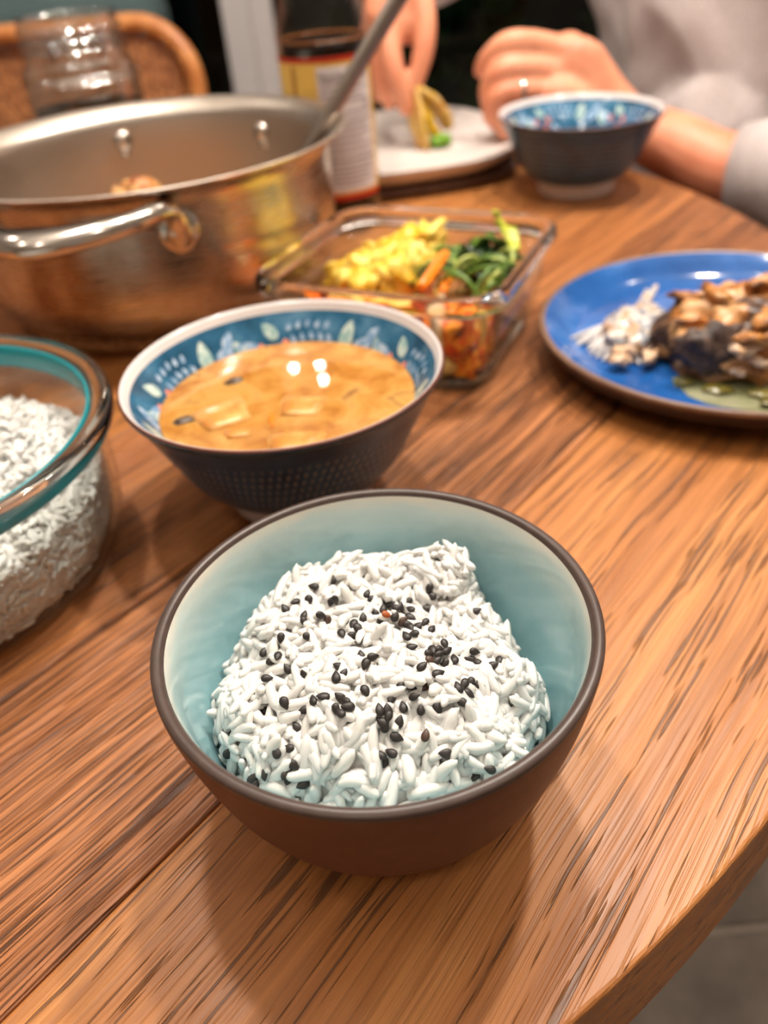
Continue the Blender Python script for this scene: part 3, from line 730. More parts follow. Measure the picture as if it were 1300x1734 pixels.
for i, (px, py, z) in enumerate(eggs):
    p = inside(at(px, py, z), .018); s = random.uniform(.0105, .0145)
    tag(blob('egg_curd', (s, s * .85, s * .75), EGG, None, p, (random.uniform(-1, 1), random.uniform(-1, 1), random.uniform(0, 6)), .75, 2.1, 3, i), 'lump of yellow scrambled egg in the square glass container', 'egg', 'scrambled egg lumps in the glass container')
GREENS = [simple('spinach_dark', srgb(38, 66, 30), .3, noise_amt=.4, nscale=120), simple('spinach_mid', srgb(92, 124, 42), .32, noise_amt=.35, nscale=120), simple('spinach_pale', srgb(176, 186, 96), .35, noise_amt=.25, nscale=150)]
def ribbon(path, w0, twist, n=14):
    q = spl([list(p) for p in path], 5); V = []; F = []; m = 4; L = len(q)
    for i, p in enumerate(q):
        t = Vector(q[min(i + 1, L - 1)] - q[max(i - 1, 0)]).normalized(); a = twist * i / L; u = i / (L - 1)
        s = t.cross(Vector((math.sin(a) * .8, .2, math.cos(a)))).normalized(); nn = s.cross(t)
        w_ = w0 * (math.sin(math.pi * min(1, .12 + u * .86)) ** .7)
        for j in range(m + 1):
            x = (j / m - .5) * 2; V.append(tuple(Vector(p) + s * x * w_ + nn * (x * x - .4) * w_ * .5 + nn * .0012 * math.sin(u * 17 + x * 2)))
    for i in range(L - 1):
        for j in range(m): a = i * (m + 1) + j; F.append((a, a + 1, a + m + 2, a + m + 1))
    return V, F
def solid(o, t):
    m = o.modifiers.new('thick', 'SOLIDIFY'); m.thickness = t; m.offset = 0; return o
random.seed(21)
for i in range(17):
    px, py = random.uniform(735, 880), random.uniform(415, 480); z = .036 + random.uniform(0, .010) + (.006 if py < 430 else 0)
    c = at(px, py, z); a = random.uniform(0, 6.28); L = random.uniform(.012, .020); d = Vector((math.cos(a), math.sin(a), 0)) * L
    pts = [inside(c - d + Vector((0, 0, -.004)), .016), inside(c - d * .3 + Vector((0, 0, .004)), .016), inside(c + d * .4 + Vector((0, 0, .003)), .016), inside(c + d + Vector((0, 0, -.006)), .016)]
    V, F = ribbon(pts, random.uniform(.0045, .0075), random.uniform(-2, 2)); k = 0 if i % 3 else 1
    tag(solid(new('spinach_leaf', V, F, GREENS[k]), .0006), ['dark green wilted spinach leaf in the square glass container', 'mid green wilted spinach leaf in the square glass container'][k], 'spinach', 'spinach leaves in the glass container')
for i in range(15):
    px, py = random.uniform(745, 885), random.uniform(410, 485); c = at(px, py, .045 + random.uniform(0, .006)); a = random.choice([.6, 1.0, 2.2, 2.7, .2]) + random.uniform(-.3, .3); L = random.uniform(.013, .022)
    d = Vector((math.cos(a), math.sin(a), 0)) * L; b = Vector((-d.y, d.x, 0)) * random.uniform(-.5, .5)
    pts = [inside(c - d - Vector((0, 0, .008)), .016), inside(c - d * .4 + b * .7 + Vector((0, 0, .002)), .016), inside(c + d * .4 + b + Vector((0, 0, .001)), .016), inside(c + d - Vector((0, 0, .009)), .016)]
    V, F = capsule_chain(pts, [.0011, .0015, .0015, .001], 8); k = 2 if i % 2 else 1
    tag(new('spinach_strand', V, F, GREENS[k]), ['', 'green spinach strand on top of the leaves in the glass container', 'pale green spinach strand on top of the leaves in the glass container'][k], 'spinach', 'spinach strands in the glass container')
# the upright pale tip at the far edge
p0 = at(872, 425, .046); p1 = at(850, 388, .052); p2 = aty(838, 372, p1.y - .002)
V, F = ribbon([inside(p0), inside(p0.lerp(p1, .5)) + Vector((0, 0, .004)), inside(p1) + Vector((0, 0, .006)), inside(p1) + Vector((-.003, 0, .014))], .0055, .5)
tag(solid(new('cabbage_tip', V, F, simple('yellow_green_tip', srgb(186, 192, 58), .35, noise_amt=.25, nscale=150)), .0012), 'yellow-green leaf tip standing up at the container far corner', 'cabbage')
CARROT = simple('carrot_orange', srgb(240, 132, 20), .32, noise_amt=.12, nscale=120)
def stick(name, p, q, r, mat, lab, cat, group=None):
    V, F = tube([p, p.lerp(q, .12), p.lerp(q, .5), p.lerp(q, .9), q], [r * .8, r, r * 1.05, r * .9, r * .5], 4, True)
    o = new(name, V, F, mat, None, smooth=False); m = o.modifiers.new('b', 'BEVEL'); m.width = r * .35; m.segments = 2
    return tag(o, lab, cat, group)
stick('carrot_stick', inside(at(712, 488, .046), .016), inside(at(757, 425, .053), .016), .0042, CARROT, 'long orange carrot stick lying across the spinach', 'carrot')
stick('carrot_stick', inside(at(748, 497, .044), .016), inside(at(760, 470, .047), .016), .0032, CARROT, 'short carrot stick beneath the long one beside the spinach', 'carrot')
# kimchi below, seen through the front corner of the glass
KIM = [two_tone('kimchi_red', srgb(224, 96, 20), srgb(246, 156, 40), 60, .22, c3=srgb(206, 66, 16)), two_tone('kimchi_pale', srgb(238, 206, 150), srgb(246, 226, 190), 50, .25), two_tone('kimchi_yellow', srgb(228, 186, 88), srgb(240, 210, 130), 50, .25), two_tone('kimchi_dark', srgb(132, 40, 10), srgb(190, 80, 20), 80, .25)]
KL = ['red-orange kimchi leaf at the bottom of the square glass container', 'cream-white kimchi rib pressed against the container glass', 'yellow kimchi cabbage leaf in the square glass container', 'dark red kimchi scrap at the container base']
random.seed(5)
def wavy_slab(c, ax, L, w_, t, matl, seed):
    ax = Vector(ax).normalized(); sd = ax.cross(Vector((0, 0, 1))); sd = sd.normalized() if sd.length > .1 else Vector((1, 0, 0)); nn = ax.cross(sd); V = []; F = []; n, m = 12, 6
    for s in (1, -1):
        for i in range(n + 1):
            for j in range(m + 1):
                u, v = i / n - .5, j / m - .5; e = (1 - (2 * abs(u)) ** 4) * (1 - (2 * abs(v)) ** 4)
                wv = .0026 * math.sin(9 * u + seed) + .002 * fbm((u * 2, v * 2, seed), 1.5, 2)
                V.append(tuple(inside(c + ax * u * L + sd * v * w_ * (1 + .25 * math.sin(5 * u + seed)) + nn * (wv + s * t * .5 * max(e, .05)), .0145)))
    k = (n + 1) * (m + 1)
    for s in range(2):
        for i in range(n):
            for j in range(m):
                a = s * k + i * (m + 1) + j; f = (a, a + 1, a + m + 2, a + m + 1); F.append(f if s == 0 else f[::-1])
    return new('kimchi_piece', V, F, matl)
specs = [(1, (.030, -.047, .028), (.25, 0, 1), .040, .024, .006), (2, (.056, -.036, .030), (.3, .3, 1), .036, .022, .005), (0, (.008, -.050, .022), (1, 0, .2), .034, .026, .007), (0, (.047, -.045, .014), (1, .3, .1), .036, .022, .007), (3, (.015, -.046, .009), (1, .1, 0), .036, .018, .006), (2, (.000, -.048, .036), (1, 0, .1), .040, .016, .006), (0, (.057, -.014, .022), (.1, 1, .3), .036, .020, .006), (0, (-.02, -.045, .020), (1, 0, .1), .034, .024, .008), (2, (.055, .008, .030), (.1, 1, .2), .036, .02, .006), (3, (.048, -.03, .008), (.5, 1, 0), .03, .018, .006), (0, (.025, -.03, .033), (1, .6, .1), .036, .02, .006), (2, (-.035, -.046, .03), (1, .1, 0), .03, .02, .006), (0, (-.03, -.02, .018), (1, .1, 0), .05, .04, .01), (0, (.02, .0, .02), (1, .1, 0), .06, .05, .012), (2, (.03, .03, .02), (1, .1, .1), .06, .03, .01), (3, (-.02, .02, .014), (1, .5, .1), .05, .04, .01)]
for i in range(22):                                                      # packed along the two visible glass sides
    if i < 13: c_ = (random.uniform(-.045, .058), -.050, random.uniform(.010, .036))
    else: c_ = (.054, random.uniform(-.045, .03), random.uniform(.010, .034))
    specs.append((random.choice([0, 0, 0, 1, 2, 2, 3]) if c_[2] > .016 else random.choice([0, 3, 0]), c_, (random.uniform(-.4, 1), .2 if i < 13 else 1, random.uniform(.1, 1.1)), random.uniform(.026, .036), random.uniform(.018, .026), .006))
for i, (k, c, ax, L, w_, t) in enumerate(specs):
    axw = Vector((ax[0] * ca - ax[1] * sa, ax[0] * sa + ax[1] * ca, ax[2]))
    tag(wavy_slab(rl(*c), axw, L, w_, t, KIM[k], i * 1.7), KL[k], 'kimchi', 'kimchi pieces in the glass container')

# ------------------------------------------------------------------ blue plate with fish
PZ = .022; PC = Vector((1.018, 2.081, 0)) * (CAM_H - PZ); PR = .532 * (CAM_H - PZ)
plate = empty('dinner_plate', PC, label='glossy blue plate with brown edge holding the eaten fish', cat='plate')
_t = NT('plate_blue_glaze'); _t.set(Roughness=.1); _co = _t.coord()
_t.l(_t.ramp(_t.noise(_t.mapping(_co, (22, 22, 22)), 1, 5), [(.3, srgb(24, 76, 142)), (.55, srgb(40, 98, 172)), (.75, srgb(78, 132, 196))]), _t.b.inputs['Base Color'])
lathe('glaze_top', spl([(PR - .0035, PZ - .0008), (PR - .008, PZ - .004), (PR - .018, .0105), (PR - .032, .0068), (.05, .0060), (.0005, .0060)], 6), _t.m, plate, 160)
lathe('rim_edge', spl([(PR - .0005, PZ - .003), (PR, PZ - .0012), (PR - .0015, PZ), (PR - .0035, PZ - .0008)], 4), simple('plate_rim_brown', srgb(128, 98, 78), .35, noise_amt=.15, nscale=150), plate, 160)
lathe('underside', spl([(PR - .0005, PZ - .003), (PR - .006, .0105), (PR - .020, .0035), (PR - .036, .0012), (PR - .038, .0), (PR - .046, .0), (PR - .048, .002), (.0005, .0025)], 5), simple('plate_dark_stoneware', srgb(46, 30, 28), .35, noise_amt=.2, nscale=80), plate, 160)
def lump(name, c, scale, mat, amp, freq, sub, seed, rz=0, ridg=False):
    return blob(name, scale, mat, None, c, (0, 0, rz), amp, freq, sub, seed, flat_bottom=-c[2] + .0065, ridg=ridg)
_t = NT('baked_fish'); _t.set(Roughness=.3); _co = _t.coord(); _n1 = _t.noise(_co, 42, 6, .65, .4); _n2 = _t.noise(_t.mapping(_co, loc=(2, 3, 1)), 26, 4)
_c = _t.ramp(_n1, [(.34, srgb(112, 62, 28)), (.46, srgb(196, 128, 62)), (.56, srgb(222, 176, 126)), (.68, srgb(204, 120, 40))])
_c = _t.mix(_t.ramp(_n2, [(.36, (1, 1, 1)), (.44, (0, 0, 0))]), _c, srgb(72, 50, 40)); _t.l(_c, _t.b.inputs['Base Color'])
_t.bump(_t.noise(_co, 160, 4), .6, .002); FISH = _t.m
fc = at(1272, 546, .024)
fish = empty('fish_remains', (fc.x, fc.y, .0065), label='chunky half-eaten brown fish piece on the blue plate', cat='fish')
bm = bmesh.new(); bmesh.ops.create_icosphere(bm, subdivisions=5, radius=1)
for v in bm.verts:
    p = v.co.copy(); n = .5 - abs(fbm(p + Vector((4, 1, 2)), 1.7, 4)); n2 = fbm(p + Vector((9, 3, 7)), 4.2, 3)
    v.co = Vector((p.x * .046, p.y * .037, p.z * .025)) * (1 + .30 * n + .13 * n2); v.co.z = max(v.co.z + .010, .0004)
_off = Vector((fc.x, fc.y, .0065)); fbvh = BVHTree.FromPolygons([v.co + _off for v in bm.verts], [[v.index for v in f.verts] for f in bm.faces])
def on_fish(px, py):
    loc, nrm, fi, di = fbvh.ray_cast(Vector((0, 0, CAM_H)), ray(px, py).normalized())
    return loc if loc is not None else at(px, py, .0085)
fo = from_bm('flesh', bm, FISH, fish, smooth=True)
SKIN_F = two_tone('fish_dark_skin', srgb(58, 40, 34), srgb(96, 74, 62), 120, .55, bump=.5, bdist=.001)
bm = bmesh.new(); bmesh.ops.create_icosphere(bm, subdivisions=4, radius=1)
for v in bm.verts:
    p = v.co.copy(); v.co = Vector((p.x * .017, p.y * .007, p.z * .012)) * (1 + .45 * fbm(p, 1.8, 3))
d_ = on_fish(1208, 588)
sk = from_bm('dark_skin_patch', bm, SKIN_F, fish, smooth=True, loc=d_ - _off); sk.rotation_euler = (-.35, .1, -.15)
FLESH_W = two_tone('fish_white_flesh', srgb(214, 170, 130), srgb(236, 206, 178), 130, .35)
for px, py, z, s in [(1245, 628, .010, .004), (1262, 590, .024, .007), (1285, 575, .03, .008), (1275, 610, .018, .007), (1215, 500, .036, .008), (1290, 480, .045, .008), (1265, 468, .05, .005), (1295, 540, .038, .008), (1165, 505, .022, .007), (1170, 545, .02, .006)]:
    q_ = on_fish(px, py)
    bm = bmesh.new(); bmesh.ops.create_icosphere(bm, subdivisions=3, radius=1)
    for v in bm.verts:
        p = v.co.copy(); v.co = Vector((p.x * s * 1.5, p.y * s * .8, p.z * s * .42)) * (1 + .5 * fbm(p + Vector((px, 0, 0)), 1.7, 3))
    f_ = from_bm('flake', bm, FLESH_W if px in (1245, 1262, 1275) else FISH, fish, smooth=True, loc=q_ - _off + Vector((0, 0, .0008))); f_.rotation_euler = (.35, 0, px * .11)
# silvery skin scrap with fin rays
sc_ = at(1075, 565, .010)
scrap = empty('fish_skin_scrap', (sc_.x, sc_.y, .0065), label='silvery fish skin scrap with fin rays on the blue plate', cat='fish')
SILV = two_tone('silver_fish_skin', srgb(140, 142, 150), srgb(224, 214, 206), 110, .25, c3=srgb(190, 150, 116))
bm = bmesh.new(); bmesh.ops.create_icosphere(bm, subdivisions=4, radius=1)
for v in bm.verts:
    p = v.co.copy(); n = .5 - abs(fbm(p + Vector((1, 5, 2)), 2.1, 4)); v.co = Vector((p.x * .016, p.y * .026, p.z * .009)) * (1 + .55 * n); v.co.z = max(v.co.z + .006, .0004)
o = from_bm('skin', bm, SILV, scrap, smooth=True); o.rotation_euler.z = -.55
RAYS = simple('fin_ray', srgb(204, 198, 196), .25, noise_amt=.2, nscale=300)
for i in range(13):
    a = R_(178 + i * 7.2); L = random.uniform(.028, .040); b0 = Vector((-.004, .006, .009))
    t_ = b0 + Vector((math.cos(a) * L, math.sin(a) * L, -.0075)); t_.z = max(t_.z, .001)
    V, F = capsule_chain([b0, b0.lerp(t_, .5) + Vector((0, 0, .001)), t_], [.0026, .0021, .0009], 6); new('fin_ray', V, F, RAYS, scrap)
for i in range(7):
    a = R_(285 + i * 12); L = random.uniform(.014, .020); b0 = Vector((.006, -.002, .008)); t_ = b0 + Vector((math.cos(a) * L, math.sin(a) * L, -.006)); t_.z = max(t_.z, .001)
    V, F = capsule_chain([b0, b0.lerp(t_, .5) + Vector((0, 0, .001)), t_], [.0024, .002, .0008], 6); new('fin_ray', V, F, FLESH_W, scrap)
for px, py, s in [(1110, 487, .004), (1095, 495, .004), (1085, 512, .0035)]:
    q_ = at(px, py, .018); V, F = capsule_chain([Vector((.002, .008, .008)), Vector((q_.x - sc_.x, q_.y - sc_.y, .012))], [.004, .0018], 8); new('fin_ray', V, F, SILV, scrap)
for i, (px, py, s) in enumerate([(1060, 590, .006), (1090, 570, .007), (1120, 560, .006), (1050, 605, .005), (1100, 600, .005)]):
    q_ = at(px, py, .014); bm = bmesh.new(); bmesh.ops.create_icosphere(bm, subdivisions=3, radius=1)
    for v in bm.verts: p = v.co.copy(); v.co = Vector((p.x * s * 1.3, p.y * s * .8, p.z * s * .6)) * (1 + .5 * fbm(p + Vector((i * 3, 0, 0)), 1.7, 3))
    f_ = from_bm('white_flake', bm, FLESH_W, scrap, smooth=True, loc=(q_.x - sc_.x, q_.y - sc_.y, .006)); f_.rotation_euler.z = i
# sauce
_t = NT('sauce'); _t.set(Roughness=.06); _t.l(_t.ramp(_t.noise(_t.coord(), 60, 4), [(.35, srgb(112, 116, 74)), (.6, srgb(150, 148, 120))]), _t.b.inputs['Base Color'])
V = []; F = []; ring = 48; cpt = at(1275, 672, .0062)
for i, fr in enumerate((1, .93, .7, .35)):
    for k in range(ring):
        a = 2 * math.pi * k / ring; r = .040 * fr * (1 + .22 * fbm((math.cos(a) * 1.3, math.sin(a) * 1.3, 2), 1.2, 3))
        x, y = r * 1.25 * math.cos(a), r * .62 * math.sin(a); g = R_(-28); X, Y = cpt.x + .016 + x * math.cos(g) - y * math.sin(g), cpt.y + x * math.sin(g) + y * math.cos(g)
        rp = math.hypot(X - PC.x, Y - PC.y); prof = float(np.interp(rp, [.05, PR - .032, PR - .018, PR - .008], [.006, .0068, .0105, PZ - .004]))
        V.append((X, Y, prof + (.0001 if i == 0 else .0011)))
for i in range(3):
    for k in range(ring): a = i * ring + k; b = i * ring + (k + 1) % ring; F.append((a, b, b + ring, a + ring))
F.append(tuple(3 * ring + k for k in range(ring)))
tag(new('sauce_puddle', V, F, _t.m), 'thin olive-brown sauce puddle on the blue plate', 'sauce')
OLV = simple('olive_bit', srgb(108, 98, 40), .25, noise_amt=.3, nscale=200)
for i, (px, py, s, lab) in enumerate([(1160, 648, .0042, 'tiny olive-green onion bit at the left tip of the sauce'), (1212, 660, .0078, 'large olive-green onion slice lying in the sauce'), (1290, 668, .0070, 'olive-green onion slice under the fish in the sauce'), (1300, 690, .005, 'small olive-green onion bit near the plate rim in the sauce')]):
    q_ = at(px, py, .0085); tag(blob('onion_bit', (s, s * .62, .0014), OLV, None, (q_.x, q_.y, .0088 if i < 3 else .0112), (0, 0, -.3), .3, 1.5, 3, i), lab, 'onion')

# ------------------------------------------------------------------ steel saute pan on rope trivet
PNC = Vector((-.1406, .6006, 0)); PNZ = .108; PNR = .140
triv = empty('rope_trivet', PNC, label='round braided jute trivet under the steel pan', cat='trivet')
JUTE = two_tone('jute_rope', srgb(150, 104, 62), srgb(198, 150, 100), 260, .8, bump=.5, bdist=.0008)
def rope(R0, n_tw, name):
    parts = []
    for s in range(3):
        path = []; m = 260
        for k in range(m + 1):
            a = 2 * math.pi * k / m; t = a * n_tw + s * 2 * math.pi / 3
            path.append(((R0 + .0030 * math.cos(t)) * math.cos(a), (R0 + .0030 * math.cos(t)) * math.sin(a), .0060 + .0030 * math.sin(t)))
        parts.append(tube(path, .0030, 7, False))
    new(name, *merge(parts), JUTE, triv)
for rr0 in (.1030, .0905, .078): rope(rr0, int(rr0 * 420), 'rope_coil')
pan = empty('saute_pan', PNC, label='wide stainless steel pan with two loop handles', cat='pan')
tz = .0122
p_out = spl([(PNR, PNZ), (.1385, PNZ - .0026), (.1320, PNZ - .0050), (.1280, PNZ - .011), (.1268, PNZ - .022), (.1265, .060), (.1260, .040), (.1238, .028), (.1180, .0185), (.1100, .0135), (.1030, tz)], 5)
lathe('outer_wall', p_out.tolist() + [(.0005, tz)], STEEL_STAIN, pan, 192)
p_in = spl([(PNR, PNZ), (.1378, PNZ + .0004), (.1320, PNZ - .0028), (.1262, PNZ - .009), (.1246, PNZ - .020), (.1243, .060), (.1236, .040), (.121, .0295), (.114, .0205), (.10, .0165), (.0005, .0160)], 5)
lathe('inner_wall', p_in, STEEL, pan, 192)
def rivet(ang, z, r, side):
    d = Vector((math.cos(ang), math.sin(ang), 0)); n = d * side
    V = []; F = []; sg = 16; t = Vector((-d.y, d.x, 0)); u = Vector((0, 0, 1)); c = d * r
    rows = [(.0078, 0), (.0076, .0014), (.0060, .0034), (.0032, .0046), (.0004, .0048)]
    for rad, h_ in rows:
        for k in range(sg): a = 2 * math.pi * k / sg; V.append(tuple(c + t * rad * math.cos(a) + u * rad * math.sin(a) + n * h_ + Vector((0, 0, z))))
    for i in range(len(rows) - 1):
        for k in range(sg): a = i * sg + k; b = i * sg + (k + 1) % sg; F.append((a, b, b + sg, a + sg))
    return new('rivet', V, F, POLISHED, pan)
def pan_handle(a_mid, half, z0):
    """loop handle: two riveted pads and a bar with a flattened grip"""
    path = []; rad = []; fl = []
    for s, f_ in ((-1, 1),):
        pass
    key = [(-half, .1275, z0 - .012, .0060), (-half, .1300, z0 - .002, .0068), (-half + R_(1.2), .1340, z0 + .008, .0068), (-half + R_(4.5), .1440, z0 + .0120, .0066), (-half * .55, .1600, z0 + .0115, .0070), (-half * .22, .1690, z0 + .0105, .0082), (0, .1710, z0 + .0100, .0090)]
    key = key + [(-a, r, z, q) for a, r, z, q in key[-2::-1]]
    arr = spl([(a_mid + a, r, z, q, 1.0 if abs(a) > half * .5 else (1.0 + .65 * (1 - abs(a) / (half * .5)))) for a, r, z, q in key], 6)
    P_ = [Vector((r * math.cos(a), r * math.sin(a), z)) for a, r, z, q, f_ in arr]
    V, F = tube(P_, [x[3] for x in arr], 14, True, [(.85, x[4]) for x in arr], up=(0, 0, 1))
    h_ = new('handle', V, F, POLISHED, pan)
    for s in (-1, 1):
        a = a_mid + s * half
        V = []; F = []; sg = 24; d = Vector((math.cos(a), math.sin(a), 0)); t = Vector((-d.y, d.x, 0))
        for rad_, off in ((.0118, .1262), (.0118, .1290), (.0100, .1302), (.0005, .1302)):
            for k in range(sg): b = 2 * math.pi * k / sg; V.append(tuple(d * off + t * rad_ * math.cos(b) + Vector((0, 0, z0 - .004 + rad_ * 1.15 * math.sin(b)))))
        for i in range(3):
            for k in range(sg): q = i * sg + k; b = i * sg + (k + 1) % sg; F.append((q, b, b + sg, q + sg))
        new('handle_pad', V, F, POLISHED, h_)
        rivet(a, z0 - .004, .1300, 1)
        rivet(a, z0 + .0005, .1244, -1)
pan_handle(R_(82), R_(27.4), .0835)
pan_handle(R_(-99.5), R_(27), .0855)
# food left in the pan
FOOD = two_tone('fried_rice_mix', srgb(190, 118, 52), srgb(226, 178, 116), 70, .4, c3=srgb(158, 84, 36), bump=.6, bdist=.002)
fv = []; ff = []
for i in range(120):
    pk = at(226, 300, .080) - PNC; a = rng.uniform(0, 6.283); r = .045 * math.sqrt(rng.uniform()); x, y = pk.x + r * math.cos(a), pk.y + r * math.sin(a); lim_ = min(1, .098 / math.hypot(x, y)); x *= lim_; y *= lim_
    hz = .020 + .056 * math.exp(-((x - pk.x) ** 2 + (y - pk.y) ** 2) / (2 * .022 ** 2)); hz = rng.uniform(.022, max(hz, .0225)) if i % 2 else hz
    n = Vector(rng.normal(0, 1, 3)).normalized()
    bm = bmesh.new(); bmesh.ops.create_icosphere(bm, subdivisions=2, radius=1); s = rng.uniform(.008, .014)
    for v in bm.verts: p = v.co.copy(); v.co = Vector((p.x * s * 1.2, p.y * s, p.z * s * .8)) * (1 + .5 * fbm(p + n * 5, 1.6, 2)) + Vector((x, y, hz - .004))
    o_ = len(fv); fv += [(max(-1, v.co.x) + PNC.x, v.co.y + PNC.y, max(v.co.z, .0165)) for v in bm.verts]
    bm.verts.index_update(); ff += [tuple(v.index + o_ for v in f.verts) for f in bm.faces]; bm.free()
tag(new('fried_food', fv, ff, FOOD), 'heap of orange-brown cooked food inside the steel pan', 'food', kind='stuff')
# serving spoon leaning on the rim
q1 = at(566, 180, .1155); q0 = aty(520, 258, .598); dr = (q1 - q0).normalized()
q2 = q1 + dr * .20; qm = q0 - dr * .045
spoon = empty('serving_spoon', (0, 0, 0), label='long steel serving spoon leaning in the pan', cat='spoon')
SPM = simple('dull_steel', srgb(176, 164, 154), .3, 1, noise_amt=.05, nscale=90)
V, F = tube([qm, q0, q1, q1 + dr * .08, q2], [.0044, .0050, .0055, .0062, .0066], 12, True, (1, .62)); new('handle', V, F, SPM, spoon)
bm = bmesh.new(); bmesh.ops.create_uvsphere(bm, u_segments=24, v_segments=12, radius=1)
for v in list(bm.verts):
    if v.co.z > .2: bm.verts.remove(v)
for v in bm.verts: v.co = Vector((v.co.x * .03, v.co.y * .022, v.co.z * .010))
bw = from_bm('bowl', bm, SPM, spoon, smooth=True); bw.location = qm - dr * .022; bw.rotation_euler = (0, -math.asin(dr.z), math.atan2(dr.y, dr.x)); solid(bw, .001)

# ------------------------------------------------------------------ soy sauce bottle
BT = Vector((-.0125, .728, 0)); BR_ = .0365
bot = empty('sauce_bottle', BT, R_(-90), 'clear bottle of dark soy sauce with yellow and white label', 'bottle')
BZ = .142
b_o = spl([(.030, 0), (.0345, .002), (BR_, .008), (BR_, .06), (BR_, .138), (.0357, .152), (.0315, .170), (.0240, .188), (.0175, .204), (.0145, .218), (.0140, .232)], 5)
b_i = [(max(r - .0026, .0005), z) for r, z in b_o[::-1] if z > .006] + [(.0005, .0055)]
lathe('glass', [(.0005, .0)] + b_o.tolist() + b_i, thin_glass('bottle_glass', (.97, .97, .96, 1), 1.35), bot, 96, closed=True)
LIQ = NT('soy_sauce'); LIQ.set(Roughness=.08); LIQ.b.inputs['Specular IOR Level'].default_value = .1; LIQ.b.inputs['Base Color'].default_value = srgb(30, 13, 8)
lathe('liquid', [(.0005, .0058), (.030, .006), (.0332, .010), (.0334, .138), (.0336, BZ), (.0320, BZ - .0006), (.0005, BZ - .0008)], LIQ.m, bot, 96)
lathe('meniscus', [(.0336, BZ), (.0337, BZ + .0016), (.0330, BZ + .0002)], simple('amber_film', srgb(150, 84, 26), .15), bot, 96)
lathe('cap', [(.0005, .252), (.0155, .252), (.0165, .250), (.0165, .226), (.0145, .225)], simple('red_cap', srgb(170, 28, 22), .35), bot, 48)
def patch(name, a0, a1, z0, z1, r, matl, parent, n=24):
    V = []; F = []
    for i in range(n + 1):
        a = R_(a0 + (a1 - a0) * i / n)
        for z in (z0, z1): V.append((r * math.cos(a), r * math.sin(a), z))
    for i in range(n): F.append((2 * i, 2 * i + 2, 2 * i + 3, 2 * i + 1))
    return new(name, V, F, matl, parent)
# label frame: 0 deg faces the camera (bottle is turned by -90)
LBL = empty_parent = None
lab = patch('label', -105, 66, .029, .1335, BR_ + .0003, simple('label_yellow', srgb(236, 196, 96), .5, noise_amt=.04, nscale=60), bot, 48)
patch('red_border', -105, 66, .1300, .1335, BR_ + .0005, simple('label_red', srgb(190, 44, 20), .5), lab, 48)
patch('red_border', -105, 66, .029, .0335, BR_ + .0005, bpy.data.materials['label_red'], lab, 48)
patch('facts_panel', -12, 59, .0355, .1270, BR_ + .0005, simple('label_white', srgb(226, 220, 222), .5), lab, 32)
INK = simple('label_ink', srgb(92, 88, 96), .6); INK2 = simple('label_ink_black', srgb(36, 32, 36), .6); INK3 = simple('label_ink_pale', srgb(166, 160, 168), .6)
def bend_text(s, size, a_left, z, matl, parent, name='lettering'):
    cu_ = bpy.data.curves.new('txt', 'FONT'); cu_.body = s; cu_.size = size; t = bpy.data.objects.new('txt', cu_); col.objects.link(t)
    dg = bpy.context.evaluated_depsgraph_get(); dg.update(); me = bpy.data.meshes.new_from_object(t.evaluated_get(dg)); bpy.data.objects.remove(t); bpy.data.curves.remove(cu_)
    for v in me.vertices:
        a = R_(a_left) + v.co.x / (BR_ + .0009); y = v.co.y; v.co = Vector(((BR_ + .0009) * math.cos(a), (BR_ + .0009) * math.sin(a), z + y))
    me.materials.clear(); me.materials.append(matl); me.name = name; o = bpy.data.objects.new(name, me); return link(o, parent)
bend_text('Nutrition Facts', .0066, -10, .1185, INK2, lab)
rows = []
for i, z in enumerate([.0975, .0935, .0895, .0860, .0740, .0700, .0660, .0620, .0580, .0540, .0455, .0425, .0395, .0365, .0335]):
    wdt = [48, 62, 52, 60, 66, 58, 62, 50, 64, 60, 58, 62, 54, 60, 48][i]
    z = .0400 + (z - .0335) * 1.18; patch('print_line', -9, -9 + wdt, z, z + .0014, BR_ + .0007, INK3, lab, 16)
for z, t in ((.1170, .0004), (.0940, .0007), (.0590, .0012)): patch('print_rule', -10, 58, z, z + t, BR_ + .0008, INK, lab, 16)
bend_text('0', .0075, 46, .0965, INK, lab)
V = []
patch('dark_stripe', -46, -40, .06, .128, BR_ + .0006, simple('label_line', srgb(176, 120, 40), .5), lab, 4)

# ------------------------------------------------------------------ mason jar of water
JC = Vector((-.222, .792, 0))
jar = empty('glass_jar', JC, label='clear mason jar of water behind the steel pan', cat='jar')
j_o = [(.0005, 0), (.038, 0), (.044, .002), (.0475, .008), (.048, .02), (.048, .118), (.0472, .126), (.0445, .134), (.0418, .1385), (.0412, .142), (.0430, .1435), (.0412, .1455), (.0405, .148), (.0432, .1505), (.0408, .1535), (.0402, .156), (.0428, .1585), (.0405, .1612), (.0400, .166), (.0412, .1685)]
j_i = [(.0392, .169), (.0378, .1675), (.0376, .150), (.0376, .140), (.0405, .133), (.0438, .125), (.0446, .118), (.0446, .02), (.0425, .009), (.036, .006), (.0005, .0055)]
lathe('glass', spl(j_o, 3).tolist() + spl(j_i, 3).tolist(), thin_glass('jar_glass', (.975, .985, .98, 1), 2.4, .05), jar, 72, closed=True)
wt = lathe('water', [(.0005, .0056), (.036, .0062), (.0424, .0092), (.0445, .0202), (.0445, .1005), (.0441, .1000), (.0005, .0998)], solid_glass('water_clear', (.97, .98, .97, 1), 1.33), None, 72, loc=JC, closed=True)
tag(wt, 'clear water filling the mason jar', 'water')

